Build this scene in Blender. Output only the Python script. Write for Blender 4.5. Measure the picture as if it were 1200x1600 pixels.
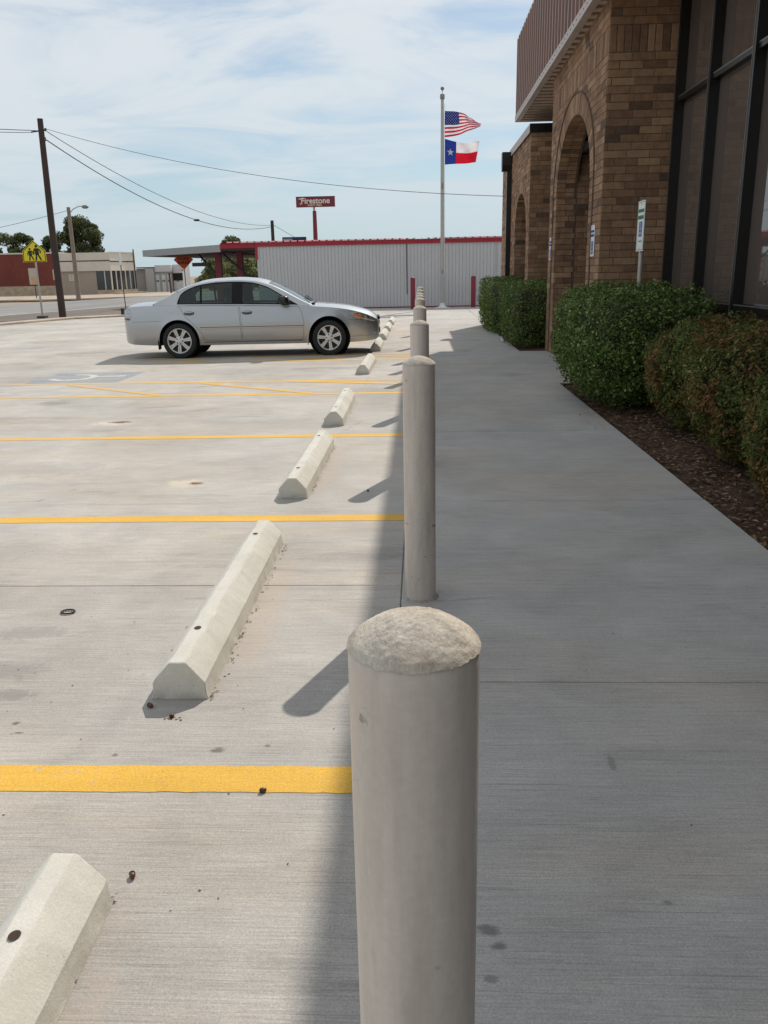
import bpy, bmesh, math, random
import numpy as np
from mathutils import Vector, Matrix, noise as mnoise
from mathutils.geometry import delaunay_2d_cdt

for o in list(bpy.data.objects):
    bpy.data.objects.remove(o)
SC = bpy.context.scene
COL = SC.collection
R = math.radians
rng = random.Random(7)

# ------------------------------------------------------------------ camera
cam_d = bpy.data.cameras.new('camera')
cam = bpy.data.objects.new('camera', cam_d)
COL.objects.link(cam)
SC.camera = cam
cam_d.sensor_fit = 'HORIZONTAL'
cam_d.sensor_width = 36.0
cam_d.lens = 36.0 * 1300.0 / 1200.0
cam_d.clip_start = 0.05
cam_d.clip_end = 5000
EYE = 1.451
f_px, vpx, vpy, tilt = 1300.0, 657.0, 424.0, 0.020
yd = Vector(((vpx - 600) / f_px, -(vpy - 800) / f_px, -1.0)).normalized()
p2 = Vector(((vpx + 1000 - 600) / f_px, -(vpy - tilt * 1000 - 800) / f_px, -1.0))
zd = yd.cross(p2)
zd = (zd if zd.y > 0 else -zd).normalized()
xd = yd.cross(zd)
Mrot = Matrix((xd, yd, zd))
cam.matrix_world = Matrix.Translation((0, 0, EYE)) @ Mrot.to_4x4()

# ------------------------------------------------------------------ sky and sun
SUN_AZ, SUN_EL = 21.9, 44.2          # azimuth from +Y towards +X
world = bpy.data.worlds.new('World')
SC.world = world
world.use_nodes = True
wn, wl = world.node_tree.nodes, world.node_tree.links
wn.clear()
w_out = wn.new('ShaderNodeOutputWorld')
w_bg = wn.new('ShaderNodeBackground')
w_bg.inputs['Strength'].default_value = 0.100
sky = wn.new('ShaderNodeTexSky')
sky.sky_type = 'NISHITA'
sky.sun_disc = False
sky.sun_elevation = R(SUN_EL)
sky.sun_rotation = R(SUN_AZ)
sky.altitude = 300
sky.air_density = 1.0
sky.dust_density = 0.6
sky.ozone_density = 1.0
tc = wn.new('ShaderNodeTexCoord')
sep = wn.new('ShaderNodeSeparateXYZ')
wl.new(tc.outputs['Generated'], sep.inputs[0])


def wmath(op, a, b=None, clamp=False):
    n = wn.new('ShaderNodeMath')
    n.operation = op
    n.use_clamp = clamp
    for i, v in enumerate((a, b)):
        if v is None:
            continue
        if isinstance(v, (int, float)):
            n.inputs[i].default_value = v
        else:
            wl.new(v, n.inputs[i])
    return n.outputs[0]


zc = wmath('MAXIMUM', wmath('ADD', sep.outputs['Z'], 0.10), 0.06)
px = wmath('DIVIDE', sep.outputs['X'], zc)
py = wmath('DIVIDE', sep.outputs['Y'], zc)
comb = wn.new('ShaderNodeCombineXYZ')
wl.new(px, comb.inputs[0])
wl.new(py, comb.inputs[1])
mp = wn.new('ShaderNodeMapping')
mp.inputs['Rotation'].default_value = (0, 0, R(-24))
mp.inputs['Scale'].default_value = (0.46, 0.66, 1)
wl.new(comb.outputs[0], mp.inputs['Vector'])


def wnoise(scale, detail, rough, dist, vec):
    n = wn.new('ShaderNodeTexNoise')
    n.inputs['Scale'].default_value = scale
    n.inputs['Detail'].default_value = detail
    n.inputs['Roughness'].default_value = rough
    n.inputs['Distortion'].default_value = dist
    wl.new(vec, n.inputs['Vector'])
    return n.outputs['Fac']


n_big = wnoise(0.62, 3, 0.5, 0.6, mp.outputs[0])
n_mid = wnoise(2.3, 9, 0.60, 0.8, mp.outputs[0])
cl = wmath('ADD', wmath('MULTIPLY', n_big, 0.95), wmath('MULTIPLY', n_mid, 0.75))
mr = wn.new('ShaderNodeMapRange')
mr.interpolation_type = 'SMOOTHSTEP'
mr.inputs['From Min'].default_value = 0.64
mr.inputs['From Max'].default_value = 0.90
mr.inputs['To Min'].default_value = 0.20
mr.inputs['To Max'].default_value = 0.95
wl.new(cl, mr.inputs['Value'])
mixc = wn.new('ShaderNodeMix')
mixc.data_type = 'RGBA'
wl.new(mr.outputs[0], mixc.inputs['Factor'])
skt = wn.new('ShaderNodeMix')
skt.data_type = 'RGBA'
skt.blend_type = 'MULTIPLY'
skt.inputs['Factor'].default_value = 1.0
skt.inputs[7].default_value = (0.66, 0.76, 0.80, 1)
wl.new(sky.outputs[0], skt.inputs[6])
wl.new(skt.outputs[2], mixc.inputs[6])
mixc.inputs[7].default_value = (6.7, 7.05, 7.35, 1)
# pale haze towards the horizon
hz = wmath('MULTIPLY', wmath('POWER', wmath('SUBTRACT', 1.0, wmath('ABSOLUTE', sep.outputs['Z']), True), 7.0), 0.88)
mixh = wn.new('ShaderNodeMix')
mixh.data_type = 'RGBA'
wl.new(hz, mixh.inputs['Factor'])
wl.new(mixc.outputs[2], mixh.inputs[6])
mixh.inputs[7].default_value = (4.1, 5.2, 5.8, 1)
wl.new(mixh.outputs[2], w_bg.inputs['Color'])
wl.new(w_bg.outputs[0], w_out.inputs['Surface'])

sun_d = bpy.data.lights.new('sun', 'SUN')
sun_d.energy = 3.2
sun_d.angle = R(0.53)
sun_d.color = (1.0, 0.94, 0.85)
sun = bpy.data.objects.new('sun', sun_d)
COL.objects.link(sun)
sdir = Vector((math.sin(R(SUN_AZ)) * math.cos(R(SUN_EL)), math.cos(R(SUN_AZ)) * math.cos(R(SUN_EL)), math.sin(R(SUN_EL))))
sun.rotation_euler = (-sdir).to_track_quat('-Z', 'Y').to_euler()
sun.location = sdir * 60

vs = SC.view_settings
vs.view_transform = 'Standard'
vs.look = 'None'
vs.exposure = 0.22
vs.gamma = 1.0
vs.use_curve_mapping = False
SC.cycles.use_denoising = True
SC.cycles.max_bounces = 8
SC.cycles.transparent_max_bounces = 12


# ------------------------------------------------------------------ node helpers
class NT:
    """small helper around a material's node tree"""
    def __init__(self, name):
        self.m = bpy.data.materials.new(name)
        self.m.use_nodes = True
        self.n, self.l = self.m.node_tree.nodes, self.m.node_tree.links
        self.b = self.n['Principled BSDF']

    def new(self, t, **kw):
        n = self.n.new(t)
        for k, v in kw.items():
            setattr(n, k, v)
        return n

    def put(self, sock, v):
        if hasattr(v, 'is_output'):
            self.l.new(v, sock)
        else:
            if isinstance(v, (tuple, list)) and len(v) == 3 and sock.type == 'RGBA':
                v = (*v, 1)
            sock.default_value = v

    def pos(self):
        return self.new('ShaderNodeNewGeometry').outputs['Position']

    def obj(self):
        return self.new('ShaderNodeTexCoord').outputs['Object']

    def island(self):
        return self.new('ShaderNodeNewGeometry').outputs['Random Per Island']

    def orand(self):
        return self.new('ShaderNodeObjectInfo').outputs['Random']

    def map(self, vec, scale=(1, 1, 1), loc=(0, 0, 0), rot=(0, 0, 0)):
        n = self.new('ShaderNodeMapping')
        self.put(n.inputs['Vector'], vec)
        n.inputs['Scale'].default_value = scale
        n.inputs['Location'].default_value = loc
        n.inputs['Rotation'].default_value = rot
        return n.outputs[0]

    def noise(self, vec, scale, detail=4, rough=0.55, dist=0.0):
        n = self.new('ShaderNodeTexNoise')
        self.put(n.inputs['Vector'], vec)
        n.inputs['Scale'].default_value = scale
        n.inputs['Detail'].default_value = detail
        n.inputs['Roughness'].default_value = rough
        n.inputs['Distortion'].default_value = dist
        return n.outputs['Fac']

    def vor(self, vec, scale, feature='F1', out='Distance'):
        n = self.new('ShaderNodeTexVoronoi')
        n.feature = feature
        self.put(n.inputs['Vector'], vec)
        n.inputs['Scale'].default_value = scale
        return n.outputs[out]

    def math(self, op, a, b=None, clamp=False):
        n = self.new('ShaderNodeMath', operation=op, use_clamp=clamp)
        self.put(n.inputs[0], a)
        if b is not None:
            self.put(n.inputs[1], b)
        return n.outputs[0]

    def rng(self, v, a, b, c, d, smooth=False):
        n = self.new('ShaderNodeMapRange')
        if smooth:
            n.interpolation_type = 'SMOOTHSTEP'
        self.put(n.inputs['Value'], v)
        for k, x in zip(('From Min', 'From Max', 'To Min', 'To Max'), (a, b, c, d)):
            n.inputs[k].default_value = x
        return n.outputs[0]

    def mix(self, fac, a, b, blend='MIX'):
        n = self.new('ShaderNodeMix', data_type='RGBA', blend_type=blend)
        self.put(n.inputs['Factor'], fac)
        self.put(n.inputs[6], a)
        self.put(n.inputs[7], b)
        return n.outputs[2]

    def scale(self, col, v):
        """colour times a grey value"""
        n = self.new('ShaderNodeVectorMath', operation='SCALE')
        self.put(n.inputs[0], col)
        self.put(n.inputs['Scale'], v)
        return n.outputs[0]

    def rgb(self, c):
        n = self.new('ShaderNodeRGB')
        n.outputs[0].default_value = (*c, 1)
        return n.outputs[0]

    def ramp(self, v, stops):
        n = self.new('ShaderNodeValToRGB')
        e = n.color_ramp.elements
        while len(e) < len(stops):
            e.new(0.5)
        for k, (p, c) in enumerate(stops):
            e[k].position = p
            e[k].color = (*c, 1)
        self.put(n.inputs[0], v)
        return n.outputs[0]

    def bump(self, h, strength=0.3, dist=0.01, normal=None):
        n = self.new('ShaderNodeBump')
        n.inputs['Strength'].default_value = strength
        n.inputs['Distance'].default_value = dist
        self.put(n.inputs['Height'], h)
        if normal is not None:
            self.put(n.inputs['Normal'], normal)
        self.l.new(n.outputs[0], self.b.inputs['Normal'])
        return n.outputs[0]

    def out(self, col=None, rough=0.6, metal=0.0, spec=None):
        if col is not None:
            self.put(self.b.inputs['Base Color'], col)
        self.put(self.b.inputs['Roughness'], rough)
        self.put(self.b.inputs['Metallic'], metal)
        if spec is not None:
            self.b.inputs['Specular IOR Level'].default_value = spec
        return self.m


MATS = {}


def simple(name, c, rough=0.6, metal=0.0, var=0.12, vs=6.0, bump=0.0, bs=60.0, spec=None, world_pos=False):
    """plain material with procedural tone variation and fine relief"""
    if name in MATS:
        return MATS[name]
    t = NT(name)
    co = t.pos() if world_pos else t.obj()
    n = t.noise(co, vs, 5, 0.6)
    n2 = t.noise(co, vs * 9, 3, 0.6)
    f = t.math('ADD', t.rng(n, 0.25, 0.75, 1 - var, 1 + var), t.rng(n2, 0.25, 0.75, -var * 0.4, var * 0.4))
    t.out(t.scale(t.rgb(c), f), t.rng(n, 0.2, 0.8, max(0.02, rough - 0.08), min(1, rough + 0.08)), metal, spec)
    if bump:
        t.bump(t.noise(co, bs, 4, 0.6), bump, 0.01)
    MATS[name] = t.m
    return t.m


# ------------------------------------------------------------------ mesh helpers
class MB:
    def __init__(self):
        self.v, self.f, self.m = [], [], []

    def add(self, vs, fs, m=0):
        k = len(self.v)
        self.v += [tuple(p) for p in vs]
        self.f += [tuple(i + k for i in q) for q in fs]
        self.m += [m] * len(fs)
        return self

    def box(self, x0, x1, y0, y1, z0, z1, m=0):
        vs = [(x0, y0, z0), (x1, y0, z0), (x1, y1, z0), (x0, y1, z0), (x0, y0, z1), (x1, y0, z1), (x1, y1, z1), (x0, y1, z1)]
        return self.add(vs, [(0, 3, 2, 1), (4, 5, 6, 7), (0, 1, 5, 4), (1, 2, 6, 5), (2, 3, 7, 6), (3, 0, 4, 7)], m)

    def obox(self, c, dx, dy, dz, rz=0.0, m=0):
        """box centred at c turned about z"""
        ca, sa = math.cos(rz), math.sin(rz)
        vs = []
        for z in (-dz / 2, dz / 2):
            for x, y in ((-dx / 2, -dy / 2), (dx / 2, -dy / 2), (dx / 2, dy / 2), (-dx / 2, dy / 2)):
                vs.append((c[0] + x * ca - y * sa, c[1] + x * sa + y * ca, c[2] + z))
        return self.add(vs, [(0, 3, 2, 1), (4, 5, 6, 7), (0, 1, 5, 4), (1, 2, 6, 5), (2, 3, 7, 6), (3, 0, 4, 7)], m)

    def prism(self, pts, axis, a0, a1, m=0):
        """extrude a 2-D polygon along an axis: 'x' pts=(y,z), 'y' pts=(x,z), 'z' pts=(x,y)"""
        n = len(pts)
        def P(p, a):
            return {'x': (a, p[0], p[1]), 'y': (p[0], a, p[1]), 'z': (p[0], p[1], a)}[axis]
        vs = [P(p, a0) for p in pts] + [P(p, a1) for p in pts]
        fs = [(i, (i + 1) % n, n + (i + 1) % n, n + i) for i in range(n)]
        fs += [tuple(range(n))[::-1], tuple(range(n, 2 * n))]
        return self.add(vs, fs, m)

    def tube(self, path, r, n=8, m=0, caps=True):
        path = [Vector(p) for p in path]
        rs = r if isinstance(r, (list, tuple)) else [r] * len(path)
        k = len(self.v)
        up = None
        for i, p in enumerate(path):
            d = (path[min(i + 1, len(path) - 1)] - path[max(i - 1, 0)]).normalized()
            if up is None:
                up = Vector((0, 0, 1)) if abs(d.z) < 0.9 else Vector((1, 0, 0))
            a = d.cross(up)
            if a.length < 1e-6:
                a = d.orthogonal()
            a.normalize()
            b = d.cross(a).normalized()
            for j in range(n):
                t = 2 * math.pi * j / n
                self.v.append(tuple(p + (a * math.cos(t) + b * math.sin(t)) * rs[i]))
        for i in range(len(path) - 1):
            for j in range(n):
                self.f.append((k + i * n + j, k + i * n + (j + 1) % n, k + (i + 1) * n + (j + 1) % n, k + (i + 1) * n + j))
                self.m.append(m)
        if caps:
            self.f += [tuple(k + j for j in range(n))[::-1], tuple(k + (len(path) - 1) * n + j for j in range(n))]
            self.m += [m, m]
        return self

    def lathe(self, prof, n=24, c=(0, 0, 0), axis='z', m=0, caps=True):
        """prof: (radius, height) pairs"""
        k = len(self.v)
        for r, h in prof:
            for j in range(n):
                t = 2 * math.pi * j / n
                a, b = r * math.cos(t), r * math.sin(t)
                if axis == 'z':
                    p = (c[0] + a, c[1] + b, c[2] + h)
                elif axis == 'y':
                    p = (c[0] + a, c[1] + h, c[2] + b)
                else:
                    p = (c[0] + h, c[1] + a, c[2] + b)
                self.v.append(p)
        for i in range(len(prof) - 1):
            for j in range(n):
                self.f.append((k + i * n + j, k + i * n + (j + 1) % n, k + (i + 1) * n + (j + 1) % n, k + (i + 1) * n + j))
                self.m.append(m)
        if caps:
            self.f += [tuple(k + j for j in range(n))[::-1], tuple(k + (len(prof) - 1) * n + j for j in range(n))]
            self.m += [m, m]
        return self

    def grid(self, P, nu, nv, m=0, flip=False):
        """P(i,j) -> point"""
        k = len(self.v)
        for i in range(nu):
            for j in range(nv):
                self.v.append(tuple(P(i, j)))
        for i in range(nu - 1):
            for j in range(nv - 1):
                q = (k + i * nv + j, k + (i + 1) * nv + j, k + (i + 1) * nv + j + 1, k + i * nv + j + 1)
                self.f.append(q[::-1] if flip else q)
                self.m.append(m)
        return self

    def mesh(self, name, mats, smooth=None, fix=True, weld=None):
        me = bpy.data.meshes.new(name)
        me.from_pydata(self.v, [], self.f)
        for mm in (mats if isinstance(mats, (list, tuple)) else [mats]):
            me.materials.append(mm)
        me.polygons.foreach_set('material_index', self.m)
        if fix or weld:
            bm = bmesh.new()
            bm.from_mesh(me)
            if weld:
                bmesh.ops.remove_doubles(bm, verts=bm.verts, dist=weld)
            if fix:
                bmesh.ops.recalc_face_normals(bm, faces=bm.faces)
            bm.to_mesh(me)
            bm.free()
        if smooth is not None:
            me.polygons.foreach_set('use_smooth', [True] * len(me.polygons))
            if smooth < 180:
                me.set_sharp_from_angle(angle=R(smooth))
        me.update()
        return me

    def build(self, name, mats, parent=None, smooth=None, loc=(0, 0, 0), world=False, fix=True, weld=None, bevel=None):
        o = bpy.data.objects.new(name, self.mesh(name, mats, smooth, fix, weld))
        COL.objects.link(o)
        o.location = loc
        if parent is not None:
            o.parent = parent
            if world:
                o.location = Vector(loc) - origin(parent)
        if bevel:
            b = o.modifiers.new('bevel', 'BEVEL')
            b.width = bevel
            b.segments = 2
            b.limit_method = 'ANGLE'
        return o


def origin(o):
    v = Vector((0, 0, 0))
    while o is not None:
        v += o.location
        o = o.parent
    return v


def tag(o, label, cat, group=None, kind=None):
    o['label'] = label
    if cat:
        o['category'] = cat
    if group:
        o['group'] = group
    if kind:
        o['kind'] = kind
    return o


def thing(name, label, cat, loc=(0, 0, 0), rz=0.0, group=None):
    o = bpy.data.objects.new(name, None)
    o.empty_display_size = 0.2
    COL.objects.link(o)
    o.location = loc
    o.rotation_euler = (0, 0, rz)
    return tag(o, label, cat, group)


def piece(name, me, parent, loc=(0, 0, 0), rot=(0, 0, 0), scale=(1, 1, 1)):
    o = bpy.data.objects.new(name, me)
    COL.objects.link(o)
    o.parent = parent
    o.location = loc
    o.rotation_euler = rot
    o.scale = scale
    return o


def copy_tree(root, loc, label, rz=None):
    c = root.copy()
    COL.objects.link(c)
    c.location = loc
    if rz is not None:
        c.rotation_euler = (0, 0, rz)
    c['label'] = label
    for ch in list(root.children):
        d = ch.copy()
        COL.objects.link(d)
        d.parent = c
        for g in list(ch.children):
            e = g.copy()
            COL.objects.link(e)
            e.parent = d
    return c


def structure(o):
    o['kind'] = 'structure'
    return o


def spl(xs, ys):
    """smooth monotone-ish interpolation"""
    xs, ys = list(xs), list(ys)
    n = len(xs)
    d = [(ys[i + 1] - ys[i]) / (xs[i + 1] - xs[i]) for i in range(n - 1)]
    t = [d[0]] + [0 if d[i - 1] * d[i] <= 0 else 2 * d[i - 1] * d[i] / (d[i - 1] + d[i]) for i in range(1, n - 1)] + [d[-1]]
    def F(x):
        x = min(max(x, xs[0]), xs[-1])
        i = 0
        while i < n - 2 and x > xs[i + 1]:
            i += 1
        h = xs[i + 1] - xs[i]
        u = (x - xs[i]) / h
        return ((1 + 2 * u) * (1 - u) ** 2 * ys[i] + u * (1 - u) ** 2 * h * t[i]
                + u * u * (3 - 2 * u) * ys[i + 1] + u * u * (u - 1) * h * t[i + 1])
    return F


def text_mesh(body, size, mat, bold=0.0, extrude=0.002):
    cu = bpy.data.curves.new('lettering', 'FONT')
    cu.body = body
    cu.size = size
    cu.align_x = 'CENTER'
    cu.align_y = 'CENTER'
    cu.extrude = extrude
    cu.offset = bold
    cu.resolution_u = 3
    ob = bpy.data.objects.new('lettering', cu)
    COL.objects.link(ob)
    bpy.context.view_layer.update()
    dg = bpy.context.evaluated_depsgraph_get()
    me = bpy.data.meshes.new_from_object(ob.evaluated_get(dg))
    me.name = 'lettering'
    bpy.data.objects.remove(ob)
    bpy.data.curves.remove(cu)
    me.materials.clear()
    me.materials.append(mat)
    return me
# ------------------------------------------------------------------ ground materials
def concrete(name, c, along='x', stain=1.0, spots=()):
    t = NT(name)
    p = t.pos()
    sc1 = (1.1, 55, 1) if along == 'x' else (55, 1.1, 1)
    sc2 = (0.35, 9, 1) if along == 'x' else (9, 0.35, 1)
    sc3 = (5, 210, 1) if along == 'x' else (210, 5, 1)
    broom = t.noise(t.map(p, sc1), 1.0, 5, 0.65)
    broom2 = t.noise(t.map(p, sc2, (3, 1, 0)), 1.0, 4, 0.6)
    broom3 = t.noise(t.map(p, sc3, (5, 9, 0)), 1.0, 3, 0.6)
    blotch = t.noise(p, 0.55, 5, 0.6, 0.4)
    blotch2 = t.noise(t.map(p, (1, 1, 1), (7, 3, 0)), 2.6, 5, 0.65, 0.6)
    grain = t.noise(p, 190, 3, 0.7)
    speck = t.vor(p, 75)
    f = t.rng(blotch, 0.3, 0.7, 0.94 - 0.14 * stain, 1.04 + 0.09 * stain)
    f = t.math('MULTIPLY', f, t.rng(blotch2, 0.3, 0.7, 0.88, 1.08))
    f = t.math('MULTIPLY', f, t.rng(broom, 0.28, 0.72, 0.945, 1.045))
    f = t.math('MULTIPLY', f, t.rng(broom2, 0.3, 0.7, 0.975, 1.025))
    f = t.math('MULTIPLY', f, t.rng(broom3, 0.32, 0.68, 0.85, 1.13))
    f = t.math('MULTIPLY', f, t.rng(grain, 0.32, 0.68, 0.80, 1.18))
    f = t.math('MULTIPLY', f, t.rng(t.noise(p, 60, 3, 0.7), 0.32, 0.68, 0.93, 1.06))
    scratch = t.rng(t.noise(t.map(p, (2.2, 120, 1) if along == 'x' else (120, 2.2, 1), (8, 3, 0)), 1.0, 2, 0.5), 0.62, 0.72, 0, 0.22)
    f = t.math('MULTIPLY', f, t.math('SUBTRACT', 1.0, scratch))
    # dark pits and spatters
    sp = t.math('MULTIPLY', t.rng(speck, 0.05, 0.13, 1, 0), t.rng(t.noise(p, 3.2, 3), 0.56, 0.66, 0, 1))
    f = t.math('MULTIPLY', f, t.math('SUBTRACT', 1.0, t.math('MULTIPLY', sp, 0.55)))
    st = t.rng(t.noise(t.map(p, (0.55, 1.5, 1), (2, 8, 0)), 1.0, 6, 0.62, 1.0), 0.56, 0.72, 0, 0.30 * stain, True)
    f = t.math('MULTIPLY', f, t.math('SUBTRACT', 1.0, st))
    # pale aggregate showing through and long scuffs
    agg = t.math('MULTIPLY', t.rng(t.vor(t.map(p, (1, 1.6, 1), (2, 2, 0)), 52), 0.05, 0.16, 1, 0), t.rng(t.noise(p, 2.0, 4), 0.45, 0.62, 0, 1))
    f = t.math('MULTIPLY', f, t.math('ADD', 1.0, t.math('MULTIPLY', agg, 0.10)))
    scuff = t.rng(t.noise(t.map(p, (0.30, 5.5, 1), (6, 2, 0), (0, 0, 0.10)), 1.0, 4, 0.6, 0.3), 0.60, 0.70, 0, 0.13 * stain)
    f = t.math('MULTIPLY', f, t.math('SUBTRACT', 1.0, scuff))
    # hairline cracks
    ck = t.vor(t.map(p, (0.22, 0.62, 1), (1.37, 0.41, 0)), 1.0, 'DISTANCE_TO_EDGE')
    ck = t.math('ADD', ck, t.rng(t.noise(p, 5, 4, 0.7), 0.3, 0.7, -0.004, 0.004))
    crack = t.math('MULTIPLY', t.rng(ck, 0.0, 0.0016, 1, 0), t.rng(t.noise(p, 0.45, 2), 0.54, 0.62, 0, 1))
    f = t.math('MULTIPLY', f, t.math('SUBTRACT', 1.0, t.math('MULTIPLY', crack, 0.3)))
    f = t.math('MULTIPLY', f, t.rng(t.orand(), 0, 1, 0.95, 1.05))
    col = t.scale(t.rgb(c), f)
    # warm dust
    dust = t.rng(t.noise(t.map(p, (0.5, 1.1, 1), (11, 4, 0)), 1.0, 5, 0.6, 0.5), 0.44, 0.68, 0, 0.6)
    col = t.mix(dust, col, t.scale(t.rgb((c[0] * 1.07, c[1] * 0.975, c[2] * 0.86)), f))
    sn = t.noise(p, 11, 5, 0.7, 0.8)
    sn2 = t.noise(t.map(p, (1, 3, 1)), 26, 4, 0.7)
    sn = t.math('ADD', t.math('MULTIPLY', sn, 0.6), t.math('MULTIPLY', sn2, 0.4))
    for (cx, cy, rx_, ry_, sc_, k) in spots:
        v = t.new('ShaderNodeVectorMath', operation='LENGTH')
        t.put(v.inputs[0], t.map(p, (1 / rx_, 1 / ry_, 0), (-cx / rx_, -cy / ry_, 0)))
        m_ = t.rng(t.math('ADD', v.outputs['Value'], t.math('MULTIPLY', t.math('SUBTRACT', sn, 0.5), 3.4)), 0.35, 1.1, k, 0, True)
        col = t.mix(m_, col, sc_)
    t.out(col, t.rng(blotch2, 0.3, 0.7, 0.78, 0.92), 0, 0.3)
    h = t.math('ADD', t.math('MULTIPLY', broom, 0.6), t.math('ADD', t.math('MULTIPLY', broom3, 0.5), t.math('MULTIPLY', grain, 0.4)))
    t.bump(h, 0.5, 0.004)
    return t.m


M_LOT = concrete('lot_concrete', (0.464, 0.436, 0.400), 'x', 1.0, [
    (-1.72, 5.82, 0.17, 0.13, (0.60, 0.52, 0.41), 0.9), (-1.64, 5.81, 0.06, 0.05, (0.20, 0.115, 0.06), 0.9),
    (-3.22, 8.40, 0.24, 0.16, (0.62, 0.54, 0.44), 0.9), (-3.12, 8.47, 0.15, 0.07, (0.17, 0.10, 0.06), 0.9),
    (-1.60, 2.85, 0.16, 0.10, (0.25, 0.235, 0.215), 0.6), (-1.68, 3.20, 0.22, 0.08, (0.26, 0.245, 0.225), 0.5), (-1.50, 2.66, 0.12, 0.05, (0.22, 0.205, 0.19), 0.6),
    (-0.70, 3.45, 0.09, 0.85, (0.47, 0.385, 0.315), 0.45), (-0.70, 6.2, 0.09, 0.85, (0.47, 0.385, 0.315), 0.45), (-0.70, 0.9, 0.07, 0.85, (0.47, 0.385, 0.315), 0.4),
    (-0.655, 2.31, 0.026, 0.022, (0.16, 0.14, 0.12), 0.9), (-0.50, 2.335, 0.012, 0.012, (0.17, 0.15, 0.13), 0.8), (-1.386, 2.466, 0.02, 0.012, (0.15, 0.13, 0.11), 0.9),
    (-1.346, 2.405, 0.022, 0.010, (0.15, 0.13, 0.11), 0.9), (-0.975, 2.275, 0.014, 0.010, (0.17, 0.15, 0.13), 0.8),
    (-2.95, 6.3, 0.65, 0.30, (0.30, 0.28, 0.26), 0.35), (-2.6, 9.1, 0.9, 0.25, (0.31, 0.29, 0.27), 0.35), (-2.3, 4.3, 0.5, 0.18, (0.30, 0.28, 0.26), 0.35)])
M_WALK = concrete('walk_concrete', (0.450, 0.430, 0.405), 'x', 0.5, [(0.147, 1.57, 0.03, 0.022, (0.17, 0.16, 0.15), 0.8), (0.165, 1.525, 0.022, 0.016, (0.17, 0.16, 0.15), 0.8), (0.137, 1.434, 0.02, 0.012, (0.20, 0.19, 0.18), 0.7),
    (0.572, 2.26, 0.012, 0.05, (0.25, 0.235, 0.22), 0.8), (0.579, 1.667, 0.018, 0.012, (0.22, 0.21, 0.2), 0.8)])
M_STOP = None

# base ground, out to the horizon
t = NT('dry_ground')
p = t.pos()
n1 = t.noise(p, 0.09, 6, 0.6, 0.5)
n2 = t.noise(p, 2.2, 6, 0.7)
col = t.ramp(n1, [(0.3, (0.30, 0.235, 0.175)), (0.52, (0.35, 0.285, 0.22)), (0.72, (0.21, 0.20, 0.11))])
t.out(t.scale(col, t.rng(n2, 0.25, 0.75, 0.75, 1.2)), 0.95, 0, 0.1)
t.bump(t.noise(p, 9, 5, 0.7), 0.6, 0.03)
M_DIRT = t.m
gmb = MB()
gmb.grid(lambda i, j: ((i - 20) / 20 * abs((i - 20) / 20) ** 1.5 * 2500, (j - 20) / 20 * abs((j - 20) / 20) ** 1.5 * 2500, -0.13), 41, 41)
g = structure(gmb.build('ground', M_DIRT))
g['label'] = 'bare tan ground reaching out to the horizon'


def slab_into(parent, name, x0, x1, y0, y1, top, mat, gap=0.003, thick=0.11, ch=0.004, gy=0.0):
    x0 += gap; x1 -= gap; y0 += gap; y1 -= gap
    y0 += gy; y1 -= gy
    mb = MB()
    vs = []
    for (dx, z) in ((0, top - thick), (0, top - ch), (ch, top)):
        vs += [(x0 + dx, y0 + dx, z), (x1 - dx, y0 + dx, z), (x1 - dx, y1 - dx, z), (x0 + dx, y1 - dx, z)]
    fs = [(3, 2, 1, 0), (8, 9, 10, 11)]
    for k in (0, 4):
        fs += [(k + i, k + (i + 1) % 4, k + 4 + (i + 1) % 4, k + 4 + i) for i in range(4)]
    mb.add(vs, fs)
    mb.m = [1, 0] + [1] * 4 + [0] * 4
    return mb.build(name, [mat, M_JOINT], parent, fix=False)


M_JOINT = simple('joint_dirt', (0.03, 0.026, 0.022), 0.95, var=0.3, vs=20, world_pos=True)
lot = structure(MB().box(-26, -0.1, -5, 36, -0.12, -0.018).build('parking_lot', M_JOINT))
lot['label'] = 'sunlit broom finished concrete parking lot in large slabs'
xj = [-0.1, -5.6, -11.0, -16.2, -21.2, -26.0]
yj = [-5.0, -2.35, 3.755, 10.12, 16.25, 22.4, 28.6, 36.0]
for i in range(len(xj) - 1):
    for j in range(len(yj) - 1):
        slab_into(lot, 'slab', xj[i + 1], xj[i], yj[j], yj[j + 1], 0.0, M_LOT, gap=0.002, ch=0.003)

walk = structure(MB().box(-0.0995, 1.80, -5, 36, -0.12, -0.017).build('sidewalk', M_JOINT))
walk['label'] = 'shaded concrete sidewalk along the brick building'
wj = [-5, -2.4, 0.2, 2.775, 5.27, 7.72, 11.12, 13.5, 15.70, 18.3, 20.9, 23.6, 26.4, 29.4, 32.6, 36]
for j in range(len(wj) - 1):
    slab_into(walk, 'slab', -0.1, 3.2 if 11 < wj[j] < 15 else 1.83, wj[j], wj[j + 1], 0.0, M_WALK, gy=(0.0, 0.004)[wj[j] > 4], ch=(0.004, 0.008)[wj[j] > 4])
for a, b in ((25.6, 30.8), (30.8, 36)):
    slab_into(walk, 'slab', 1.83, 6.8, a, b, 0.0, M_WALK)
    slab_into(walk, 'slab', 6.8, 12, a, b, 0.0, M_WALK)

MB().box(-0.1035, -0.0965, -5, 36, -0.1, -0.0055).build('joint_sealant', simple('grey_sealant', (0.20, 0.18, 0.16), 0.9, var=0.35, vs=3, world_pos=True), walk)
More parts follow.
